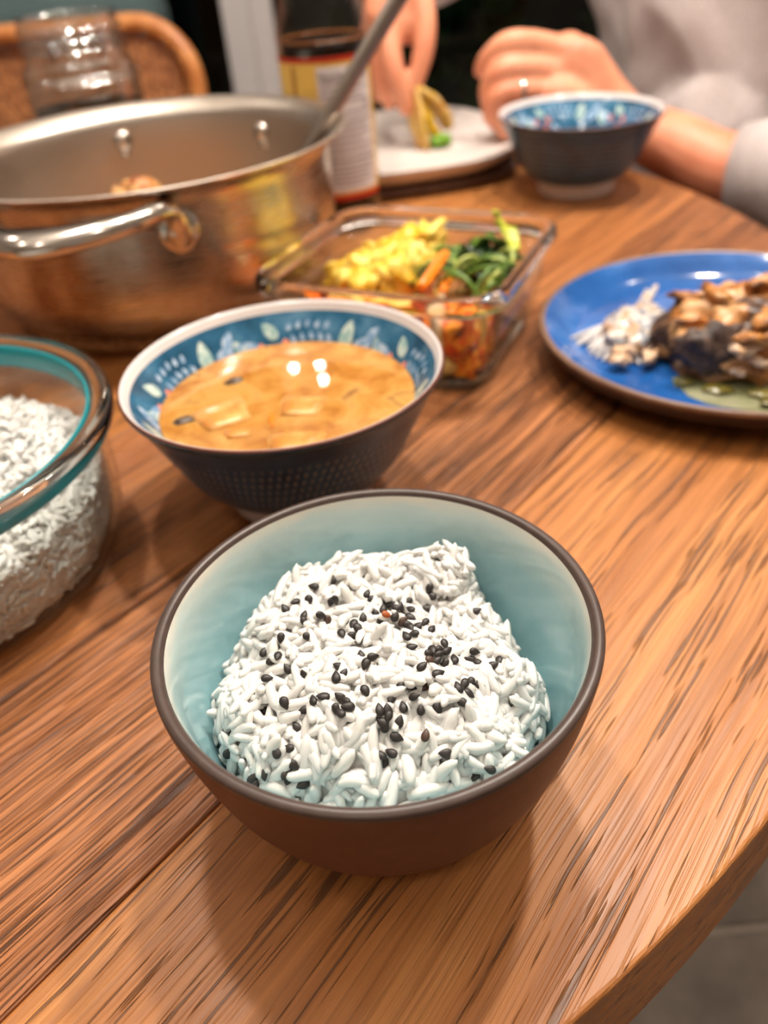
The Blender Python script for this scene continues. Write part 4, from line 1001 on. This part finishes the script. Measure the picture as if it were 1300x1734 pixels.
# ------------------------------------------------------------------ cane-back chairs
CHW = two_tone('bent_oak', srgb(178, 108, 54), srgb(204, 136, 78), 40, .4)
CANE = two_tone('cane_strip', srgb(150, 88, 44), srgb(196, 128, 72), 120, .6)
SEATM = simple('cream_seat', srgb(206, 190, 168), .85, noise_amt=.06, nscale=300)
def chair(loc, rz, label):
    """origin on the floor under the seat centre; sits facing local -y"""
    e = empty('dining_chair', loc, rz, label, 'chair', )
    hw, zt, zb, by = .228, .880, .50, .235
    outline = []
    rc_ = .085
    for cx, cz, s in ((hw - rc_, zt - rc_, 0), (-hw + rc_, zt - rc_, 90), (-hw + .05, zb + .05, 180), (hw - .05, zb + .05, 270)):
        rr = rc_ if s < 180 else .05
        for k in range(9): t = R_(s + 90 * k / 8); outline.append((cx + rr * math.cos(t), cz + rr * math.sin(t)))
    def bow(x, z): return by + .10 * (z - zb) - .030 * (1 - (x / hw) ** 2) * 0 + .02 * (1 - (x / hw) ** 2)
    n = len(outline); V = []; F = []; sec = [(-.008, -.012), (.008, -.012), (.010, 0), (.008, .012), (-.008, .012), (-.010, 0)]
    for i in range(n):
        x, z = outline[i]; nx, nz = outline[(i + 1) % n]; px_, pz = outline[i - 1]; tx, tzv = nx - px_, nz - pz; L = math.hypot(tx, tzv); ox, oz = tzv / L, -tx / L
        for a, b in sec: V.append((x - ox * (.012 - a * 1.2), bow(x, z) + b, z - oz * (.012 - a * 1.2)))
    m = len(sec)
    for i in range(n):
        j = (i + 1) % n
        for k in range(m): F.append((i * m + k, i * m + (k + 1) % m, j * m + (k + 1) % m, j * m + k))
    new('back_frame', V, F, CHW, e)
    V = []; F = []; step = .0105; wd = .0036
    def inn(x, z):
        return abs(x) < hw - .020 and zb + .020 < z < zt - .020 and not (abs(x) > hw - rc_ and z > zt - rc_ and math.hypot(abs(x) - hw + rc_, z - zt + rc_) > rc_ - .021)
    zz_ = zb + .022; row = 0
    while zz_ < zt - .020:
        xx = np.arange(-hw + .018, hw - .018, step / 2); xx = [x for x in xx if inn(x, zz_)]
        for i in range(len(xx) - 1):
            o_ = len(V); a = .0011 * (1 if (i // 1 + row) % 2 else -1)
            for x, s in ((xx[i], a), (xx[i + 1], -a)):
                V += [(x, bow(x, zz_) + s - .0005, zz_ - wd), (x, bow(x, zz_) + s - .0005, zz_ + wd)]
            F.append((o_, o_ + 2, o_ + 3, o_ + 1))
        zz_ += step; row += 1
    xx_ = -hw + .022; row = 0
    while xx_ < hw - .020:
        zl = [z for z in np.arange(zb + .018, zt - .018, step / 2) if inn(xx_, z)]
        for i in range(len(zl) - 1):
            o_ = len(V); a = .0011 * (-1 if (i + row) % 2 else 1)
            for z, s in ((zl[i], a), (zl[i + 1], -a)):
                V += [(xx_ - wd, bow(xx_, z) + s, z), (xx_ + wd, bow(xx_, z) + s, z)]
            F.append((o_, o_ + 2, o_ + 3, o_ + 1))
        xx_ += step; row += 1
    cp = new('cane_panel', V, F, CANE, e, smooth=False); tag(cp, 'woven cane panel', kind='stuff')
    bm = bmesh.new(); bmesh.ops.create_cube(bm, size=1)
    for v in bm.verts: v.co = Vector((v.co.x * .46 * (1 if v.co.y < 0 else .92), v.co.y * .44, .455 + v.co.z * .05))
    bmesh.ops.bevel(bm, geom=bm.edges[:], offset=.02, segments=3, affect='EDGES'); from_bm('seat', bm, SEATM, e, smooth=True)
    for sx in (-1, 1):
        V, F = tube([(sx * .19, -.18, .432), (sx * .20, -.195, .2), (sx * .205, -.205, 0)], [.018, .016, .012], 12); new('leg', V, F, CHW, e)
        V, F = tube([(sx * .165, bow(.165, .54) - .002, .54), (sx * .175, .205, .42), (sx * .185, .22, .2), (sx * .195, .235, 0)], [.014, .018, .016, .012], 12); new('leg', V, F, CHW, e)
    return e
ch_top = aty(270, 24, 1.26)
chair((aty(350, 130, 1.26).x - .229, 1.26 - .275, FLOOR_Z), 0, 'cane-back oak dining chair behind the mason jar')

# ------------------------------------------------------------------ pale stoneware platter on a dark board, with the folded wrap
def squircle(rx, ry, p=2.8, n=96):
    out = []
    for k in range(n):
        t = 2 * math.pi * k / n; c, s = math.cos(t), math.sin(t)
        out.append((rx * math.copysign(abs(c) ** (2 / p), c), ry * math.copysign(abs(s) ** (2 / p), s)))
    return out
PL = Vector((.040, .905, 0)); PLR = R_(9)
def disc(name, prof, matl, parent, p=2.8):
    V = []; F = []; n = 96
    for rx, ry, z in prof: V += [(x, y, z) for x, y in squircle(rx, ry, p, n)]
    for i in range(len(prof) - 1):
        for k in range(n): F.append((i * n + k, i * n + (k + 1) % n, (i + 1) * n + (k + 1) % n, (i + 1) * n + k))
    F.append(tuple((len(prof) - 1) * n + k for k in range(n))); F.append(tuple(range(n))[::-1])
    return new(name, V, F, matl, parent)
board = disc('serving_board', [(.116, .118, .0), (.120, .122, .0015), (.1215, .1235, .005), (.120, .122, .0075), (.116, .118, .0082)], simple('dark_walnut', srgb(112, 84, 68), .5, noise_amt=.2, nscale=60), None, 3.4)
board.location = PL; board.rotation_euler.z = PLR; tag(board, 'dark brown board under the pale platter', 'board')
plt = empty('stoneware_platter', PL + Vector((0, 0, .0084)), PLR, 'pale grey platter under the folded wrap by the hand', 'plate')
GREYP = two_tone('pale_stoneware', srgb(206, 194, 188), srgb(222, 212, 206), 25, .35)
disc('dish', [(.095, .105, .0), (.104, .114, .002), (.115, .126, .008), (.1215, .1325, .0148), (.1235, .1345, .0178), (.1225, .1335, .0195), (.1195, .1305, .0196), (.113, .124, .0170), (.104, .115, .0150), (.06, .07, .0145), (.005, .005, .0145)], GREYP, plt, 3.0)
PTZ = .0084 + .0146
# folded wrap held between the fingers
wr = empty('folded_wrap', (0, 0, 0), label='folded yellow flatbread wrap with green filling held over the platter', cat='food')
WRAPM = two_tone('flatbread', srgb(200, 146, 66), srgb(228, 196, 128), 90, .5, c3=srgb(206, 160, 40), bump=.3, bdist=.001)
wa = aty(696, 152, .872); wb_ = at(738, 244, PTZ + .003); ax = (wb_ - wa); Lw = ax.length; ax.normalize()
we = aty(757, 212, wb_.y + .012)                                        # where the two leaves of bread spread apart
side = we - wb_; side = (side - ax * side.dot(ax)).normalized(); thick = ax.cross(side)
def sheet(sgn):
    """half of the fold: a long tongue of bread bowed away from its partner, joined at the top"""
    V = []; F = []; n, m = 18, 8
    for i in range(n + 1):
        u = i / n; bow_ = math.sin(math.pi * min(1, u * .62)) * .013 + u * u * .004
        wdt = .0125 * (math.sin(math.pi * (.10 + .80 * u)) ** .6)
        for j in range(m + 1):
            v = (j / m - .5) * 2
            V.append(tuple(wa + ax * (u * Lw * (1.0 if sgn < 0 else .90)) + side * (sgn * bow_ + .004 + .0016 * v * v * sgn) + thick * (v * wdt) + side * (.0008 * math.sin(u * 15 + v * 3))))
    for i in range(n):
        for j in range(m): a = i * (m + 1) + j; F.append((a, a + 1, a + m + 2, a + m + 1))
    return V, F
for sgn in (1, -1): solid(new('bread_fold', *sheet(sgn), WRAPM, wr), .0042)
bm = bmesh.new(); bmesh.ops.create_icosphere(bm, subdivisions=3, radius=1)
for v in bm.verts: p = v.co.copy(); v.co = Vector((p.x * .022, p.y * .008, p.z * .005)) * (1 + .5 * fbm(p, 2, 3))
f_ = from_bm('filling', bm, simple('yellow_filling', srgb(190, 150, 30), .4, noise_amt=.3, nscale=200), wr, smooth=True); f_.location = wa + ax * Lw * .62 + side * .004
f_.rotation_euler = ax.to_track_quat('X', 'Z').to_euler()
bm = bmesh.new(); bmesh.ops.create_icosphere(bm, subdivisions=3, radius=1)
for v in bm.verts: p = v.co.copy(); v.co = Vector((p.x * .011, p.y * .006, p.z * .0055)) * (1 + .5 * fbm(p + Vector((3, 0, 0)), 2, 3))
f_ = from_bm('green_leaf', bm, simple('lettuce_green', srgb(112, 160, 36), .35, noise_amt=.3, nscale=200), wr, smooth=True); f_.location = at(746, 238, PTZ + .007)

# ------------------------------------------------------------------ seated person
person = empty('person', (.47, 1.05, FLOOR_Z), label='seated person in grey sweater holding a folded wrap, other hand curled', cat='person')
def pw(v): return Vector(v) - Vector((.47, 1.05, FLOOR_Z))
SKM = NT('skin'); SKM.set(Roughness=.48); SKM.b.inputs['Subsurface Weight'].default_value = .25; SKM.b.inputs['Subsurface Radius'].default_value = (1, .35, .2); SKM.b.inputs['Subsurface Scale'].default_value = .006
SKM.l(SKM.ramp(SKM.noise(SKM.coord(), 24, 3), [(.3, srgb(222, 138, 104)), (.7, srgb(236, 164, 128))]), SKM.b.inputs['Base Color']); SKM = SKM.m
parts = []
def ch(path, radii, flat=None, seg=16, n=5, up=None): parts.append(capsule_chain([pw(p) for p in path], radii, seg, n, flat, up))
# left arm (near the blue bowl): forearm, palm and four curled fingers
Lw_ = aty(1062, 214, .852); Lk = aty(955, 118, .868)
elbowL = Vector((.478, .675, .005)); shL = Vector((.515, .86, .27)); shR = Vector((.335, 1.19, .33)); elbowR = Vector((.195, 1.225, .205))
cuffL = aty(1250, 292, .775)
ch([shL, (shL + elbowL) / 2, elbowL], [.052, .048, .040]); ch([elbowL, cuffL, aty(1150, 252, .812), Lw_], [.040, .034, .0305, .0265])
ch([Lw_, aty(1010, 178, .86), aty(965, 128, .866)], [.0265, .029, .030], [(1, 1), (1.15, .8), (1.25, .62)])
ch([aty(1000, 140, .868), aty(962, 92, .872)], [.024, .020])
ch([aty(1005, 185, .858), aty(945, 165, .852)], [.024, .020])
yk = .872
ch([aty(968, 96, yk), aty(915, 76, .868), aty(862, 74, .864), aty(828, 98, .874), aty(816, 118, .886)], [.0150, .0122, .0118, .0100, .0088], seg=12)
ch([aty(955, 128, yk - .008), aty(905, 116, .860), aty(852, 120, .856), aty(828, 150, .868), aty(830, 182, .882)], [.0150, .0124, .0120, .0104, .0090], seg=12)
ch([aty(948, 160, yk - .014), aty(900, 154, .853), aty(850, 160, .850), aty(832, 190, .862), aty(845, 212, .876)], [.0145, .0120, .0116, .0100, .0086], seg=12)
ch([aty(960, 188, yk - .018), aty(910, 190, .849), aty(868, 194, .848), aty(853, 212, .850), aty(858, 226, .852)], [.0135, .0106, .0100, .0088, .0076], seg=12)
ch([aty(1005, 150, .880), aty(950, 140, .897), aty(900, 150, .905), aty(868, 175, .900)], [.017, .0135, .012, .010], seg=12)     # thumb tucked behind
# right arm reaching down to the wrap
wrR = aty(700, -58, .930)
ch([shR, (shR + elbowR) / 2, elbowR], [.052, .048, .041]); ch([elbowR, (elbowR + wrR) / 2, wrR], [.040, .033, .0265])
ch([wrR, aty(682, -12, .915), aty(674, 22, .905)], [.0265, .029, .0285], [(1, 1), (.75, 1.15), (.62, 1.2)], up=(0, 1, 0))
ch([aty(666, 15, .902), aty(660, 70, .884), aty(669, 128, .872), aty(688, 182, .872)], [.0140, .0112, .0104, .0086], seg=12)   # index
ch([aty(640, 15, .912), aty(636, 70, .902), aty(644, 125, .894), aty(658, 172, .888)], [.0130, .0106, .0096, .0080], seg=12)   # middle
ch([aty(636, 12, .925), aty(627, 65, .920), aty(632, 118, .914), aty(642, 160, .908)], [.0125, .0100, .0090, .0076], seg=12)   # ring
ch([aty(650, 10, .938), aty(640, 58, .938), aty(640, 105, .930), aty(648, 138, .922)], [.012, .0092, .0082, .0070], seg=12)     # little
ch([aty(704, -15, .905), aty(719, 30, .890), aty(717, 85, .880), aty(701, 144, .876)], [.0150, .0112, .0104, .0086], seg=12)   # thumb
# trunk, neck, head, legs
fdir = Vector((-.86, -.5, 0)); ldir = Vector((.5, -.86, 0)); hip = Vector((.50, 1.07, -.150))
up_l = (ldir.x, ldir.y, 0)
ch([hip, Vector((.485, 1.06, -.06)), Vector((.455, 1.04, .10)), Vector((.43, 1.03, .25)), Vector((.425, 1.025, .31))], [.125, .112, .118, .115, .07], [(1.25, .9), (1.2, .85), (1.3, .85), (1.35, .75), (1.2, .7)], 20, up=up_l)
ch([Vector((.428, 1.028, .28)), Vector((.415, 1.02, .40))], [.055, .050]); hd = Vector((.395, 1.005, .50))
ch([hd + Vector((0, 0, -.07)) + fdir * .02, hd, hd + Vector((0, 0, .065))], [.062, .078, .074], [(.95, 1.0), (.95, 1.15), (.95, 1.12)], 20, up=up_l)
ch([hd + fdir * .085 + Vector((0, 0, .012)), hd + fdir * .104 + Vector((0, 0, -.018))], [.009, .013])
for s in (-1, 1):
    ch([hd + ldir * s * .074 + Vector((0, 0, .022)), hd + ldir * s * .078 + Vector((0, 0, -.022))], [.012, .010], [(.5, 1.2), (.5, 1)])
    h0 = hip + ldir * s * .09; kn = h0 + fdir * .40 + Vector((0, 0, -.01)); an = kn + Vector((.02, .01, -.525))
    ch([h0, h0.lerp(kn, .5), kn], [.088, .074, .058]); ch([kn, kn.lerp(an, .35), an], [.056, .052, .036]); ch([an, an + fdir * .11 + Vector((0, 0, -.025)), an + fdir * .17 + Vector((0, 0, -.03))], [.036, .033, .024])
body = remesh(*merge(parts), .0030, 'body', SKM, person, 3, .5)
# wedding band
rg = aty(882, 155, .8515); ra_ = (aty(900, 154, .853) - aty(850, 160, .850)).normalized()
V = []; F = []; rx = ra_.orthogonal().normalized(); ry = ra_.cross(rx)
for i in range(28):
    for k in range(8):
        a = 2 * math.pi * i / 28; b = 2 * math.pi * k / 8; rr = .0123 + .0010 * math.cos(b)
        V.append(tuple(pw(rg) + (rx * math.cos(a) + ry * math.sin(a)) * rr + ra_ * .0024 * math.sin(b)))
for i in range(28):
    for k in range(8): F.append((i * 8 + k, i * 8 + (k + 1) % 8, ((i + 1) % 28) * 8 + (k + 1) % 8, ((i + 1) % 28) * 8 + k))
ringo = new('finger_ring', V, F, POLISHED, person); ringo['label'] = 'silver ring'
# face and hair
HAIR = simple('dark_hair', srgb(54, 38, 30), .6, noise_amt=.3, nscale=400, bump=.5, bdist=.002)
bm = bmesh.new(); bmesh.ops.create_icosphere(bm, subdivisions=4, radius=1)
for v in bm.verts:
    p = v.co.copy(); fwd = p.dot(fdir); v.co = pw(hd) + Vector((0, 0, .025)) + ldir * p.dot(ldir) * .087 + fdir * fwd * .098 - fdir * .012 + Vector((0, 0, p.z * .102)) + p * .004 * fbm(p, 6, 3)
dele = [v for v in bm.verts if (v.co - pw(hd)).dot(fdir) > .045 and v.co.z < pw(hd).z + .062 or v.co.z < pw(hd).z - .05]
bmesh.ops.delete(bm, geom=dele, context='VERTS'); solid(from_bm('hair', bm, HAIR, person, smooth=True), .006)
EYE = simple('eye_white', srgb(236, 232, 228), .2); IRIS = simple('iris_brown', srgb(50, 32, 22), .2); LIP = simple('lips', srgb(190, 98, 86), .4)
for s in (-1, 1):
    c = pw(hd) + fdir * .083 + ldir * s * .031 + Vector((0, 0, .016)); e_ = blob('eye', (.0115,) * 3, EYE, person, c, amp=0)
    blob('iris', (.0055,) * 3, IRIS, e_, fdir * .0078, amp=0)
V, F = capsule_chain([pw(hd) + fdir * .084 + ldir * -.022 + Vector((0, 0, -.048)), pw(hd) + fdir * .094 + Vector((0, 0, -.050)), pw(hd) + fdir * .084 + ldir * .022 + Vector((0, 0, -.048))], [.003, .0062, .003], 10); new('mouth', V, F, LIP, person)
# sweater
parts = []
ch([shL + Vector((-.02, .02, .0)), shL, (shL + elbowL) / 2, elbowL], [.074, .074, .066, .060]); ch([elbowL, elbowL.lerp(cuffL, .55), cuffL + (elbowL - cuffL).normalized() * .045], [.060, .053, .046])
ch([shR, (shR + elbowR) / 2, elbowR], [.074, .064, .058]); cuffR = wrR.lerp(elbowR, .10)
ch([elbowR, elbowR.lerp(cuffR, .5), cuffR + (elbowR - cuffR).normalized() * .02], [.056, .046, .040])
ch([hip + Vector((0, 0, -.02)), Vector((.485, 1.06, -.08)), Vector((.46, 1.04, .06)), Vector((.44, 1.03, .20)), Vector((.43, 1.025, .285))], [.130, .142, .145, .138, .085], [(1.25, .92), (1.22, .95), (1.28, .92), (1.3, .85), (1.3, .8)], 24, up=up_l)
ch([Vector((.46, 1.0, -.10)) + ldir * .03, Vector((.42, .99, -.02)) + ldir * .02], [.10, .10])
sw = remesh(*merge(parts), .006, 'sweater', None, person, 6, .5)
_t = NT('grey_sweater'); _t.set(Roughness=.95); _co = _t.coord(); _t.l(_t.ramp(_t.noise(_co, 420, 3), [(.35, srgb(186, 174, 172)), (.65, srgb(208, 196, 194))]), _t.b.inputs['Base Color']); _t.bump(_t.noise(_co, 520, 2), .4, .0012)
_t.b.inputs['Sheen Weight'].default_value = .25
sw.data.materials.clear(); sw.data.materials.append(_t.m); SWM = _t.m
for v, nrm in zip(sw.data.vertices, [x.vector.copy() for x in sw.data.vertex_normals]):
    p = v.co + Vector((.47, 1.05, FLOOR_Z)); a = p.dot(ldir) * 1.0
    f1 = noise.noise(Vector((a * 9 + p.z * 7, p.z * 3.2 - a * 4, p.dot(fdir) * 5))); rd = (1 - abs(f1) * 2.6); f2 = noise.noise(p * 24)
    v.co += nrm * (.011 * max(rd, -.4) + .003 * f2)
def cuff(c, d, r0_, r1_, L, nm='cuff'):
    d = Vector(d).normalized(); V, F = [], []
    V, F = tube([pw(c), pw(c + d * L * .5), pw(c + d * L)], [r0_, (r0_ + r1_) / 2, r1_], 28, False); o = new(nm, V, F, SWM, sw); solid(o, .005)
cuff(cuffL, elbowL - cuffL, .0395, .050, .052); cuff(cuffR, elbowR - cuffR, .033, .044, .04)
parts = []
for s in (-1, 1):
    h0 = hip + ldir * s * .09; kn = h0 + fdir * .40 + Vector((0, 0, -.01)); an = kn + Vector((.02, .01, -.525))
    ch([h0, h0.lerp(kn, .5), kn], [.104, .088, .070]); ch([kn, kn.lerp(an, .35), an + Vector((0, 0, .05))], [.070, .064, .056])
ch([hip + ldir * -.07, hip + ldir * .07], [.128, .128]); remesh(*merge(parts), .008, 'trousers', simple('dark_trousers', srgb(32, 34, 40), .9, noise_amt=.15, nscale=300), person, 4)
for s in (-1, 1):
    h0 = hip + ldir * s * .09; kn = h0 + fdir * .40 + Vector((0, 0, -.01)); an = kn + Vector((.02, .01, -.525))
    V, F = capsule_chain([pw(an) + Vector((0, 0, -.012)), pw(an) + fdir * .10 + Vector((0, 0, -.028)), pw(an) + fdir * .185 + Vector((0, 0, -.034))], [.044, .041, .032], 16); new('shoe', V, F, simple('white_shoe', srgb(210, 206, 200), .6), person)
chair((.515, 1.075, FLOOR_Z), math.atan2(fdir.y, fdir.x) + math.pi / 2, 'cane-back oak dining chair under the seated person')

# ------------------------------------------------------------------ dark garden beyond the glass
tag(box('ground', (-4, Y1 + .1, FLOOR_Z - .004), (4, Y1 + 1.8, FLOOR_Z + .0), simple('dark_paving', srgb(44, 46, 44), .8, noise_amt=.3, nscale=20)), 'dark paved terrace outside the glazed doors', kind='structure')
tag(box('wall_garden', (-4, Y1 + 3.4, FLOOR_Z), (4, Y1 + 3.5, CEIL), simple('night_hedge_wall', srgb(14, 20, 16), .95, noise_amt=.4, nscale=4)), 'dark garden wall beyond the terrace', kind='structure')
LEAFM = simple('garden_leaf', srgb(58, 96, 50), .5, noise_amt=.4, nscale=30)
def bush(c, r, hgt, n, label, seed):
    random.seed(seed); e = empty('garden_shrub', c, label=label, cat='shrub')
    V = []; F = []
    for i in range(n):
        a = random.uniform(0, 6.283); z = random.uniform(.05, 1) ** .8; rr = r * math.sqrt(random.uniform(.1, 1)) * math.sin(math.pi * (.15 + .8 * z)) ; p = Vector((rr * math.cos(a), rr * math.sin(a), z * hgt)); L = random.uniform(.04, .09)
        d = Vector((random.gauss(0, 1), random.gauss(0, 1), random.gauss(0, .6))).normalized(); s = d.orthogonal().normalized(); o_ = len(V)
        V += [tuple(p - d * L * .5), tuple(p + s * L * .22), tuple(p + d * L * .5), tuple(p - s * L * .22)]; F.append((o_, o_ + 1, o_ + 2, o_ + 3))
    tag(new('foliage', V, F, LEAFM, e, smooth=False), kind='stuff')
    V, F = tube([(0, 0, 0), (.02, .01, hgt * .5), (0, 0, hgt * .9)], [.02, .014, .006], 8); new('stem', V, F, simple('bark', srgb(60, 44, 32), .9), e)
bush((.42, Y1 + .75, FLOOR_Z), .42, .75, 700, 'leafy shrub outside the glass behind the seated person', 3)
bush((-.02, Y1 + 1.25, FLOOR_Z), .30, .85, 600, 'dark leafy shrub outside the glass beside the pale post', 4)
bush((1.35, Y1 + 1.0, FLOOR_Z), .45, .9, 600, 'leafy shrub outside the right-hand glass door', 6)
# teal-grey sofa against the left pane
sx_ = aty(290, 10, 2.42).x - .80
sofa = empty('sofa', (sx_, 2.14, FLOOR_Z), label='teal-grey cushioned sofa against the glass behind the cane-back chair', cat='sofa')
TEALG = simple('teal_grey_fabric', srgb(88, 108, 110), .9, noise_amt=.08, nscale=120)
SOFAF = simple('sofa_frame', srgb(60, 60, 58), .7)
box('base', (-.8, -.36, .08), (.8, .36, .24), SOFAF, sofa, .02)
for k in range(2): box('seat_cushion', (-.79 + k * .8, -.38, .24), (-.01 + k * .8, .22, .42), TEALG, sofa, .05, 3)
for k in range(2): box('back_cushion', (-.79 + k * .8, .12, .40), (-.01 + k * .8, .34, .86), TEALG, sofa, .06, 3)
for k in (-1, 1):
    for j in (-1, 1): box('leg', (k * .7 - .03, j * .3 - .03, 0), (k * .7 + .03, j * .3 + .03, .09), SOFAF, sofa)
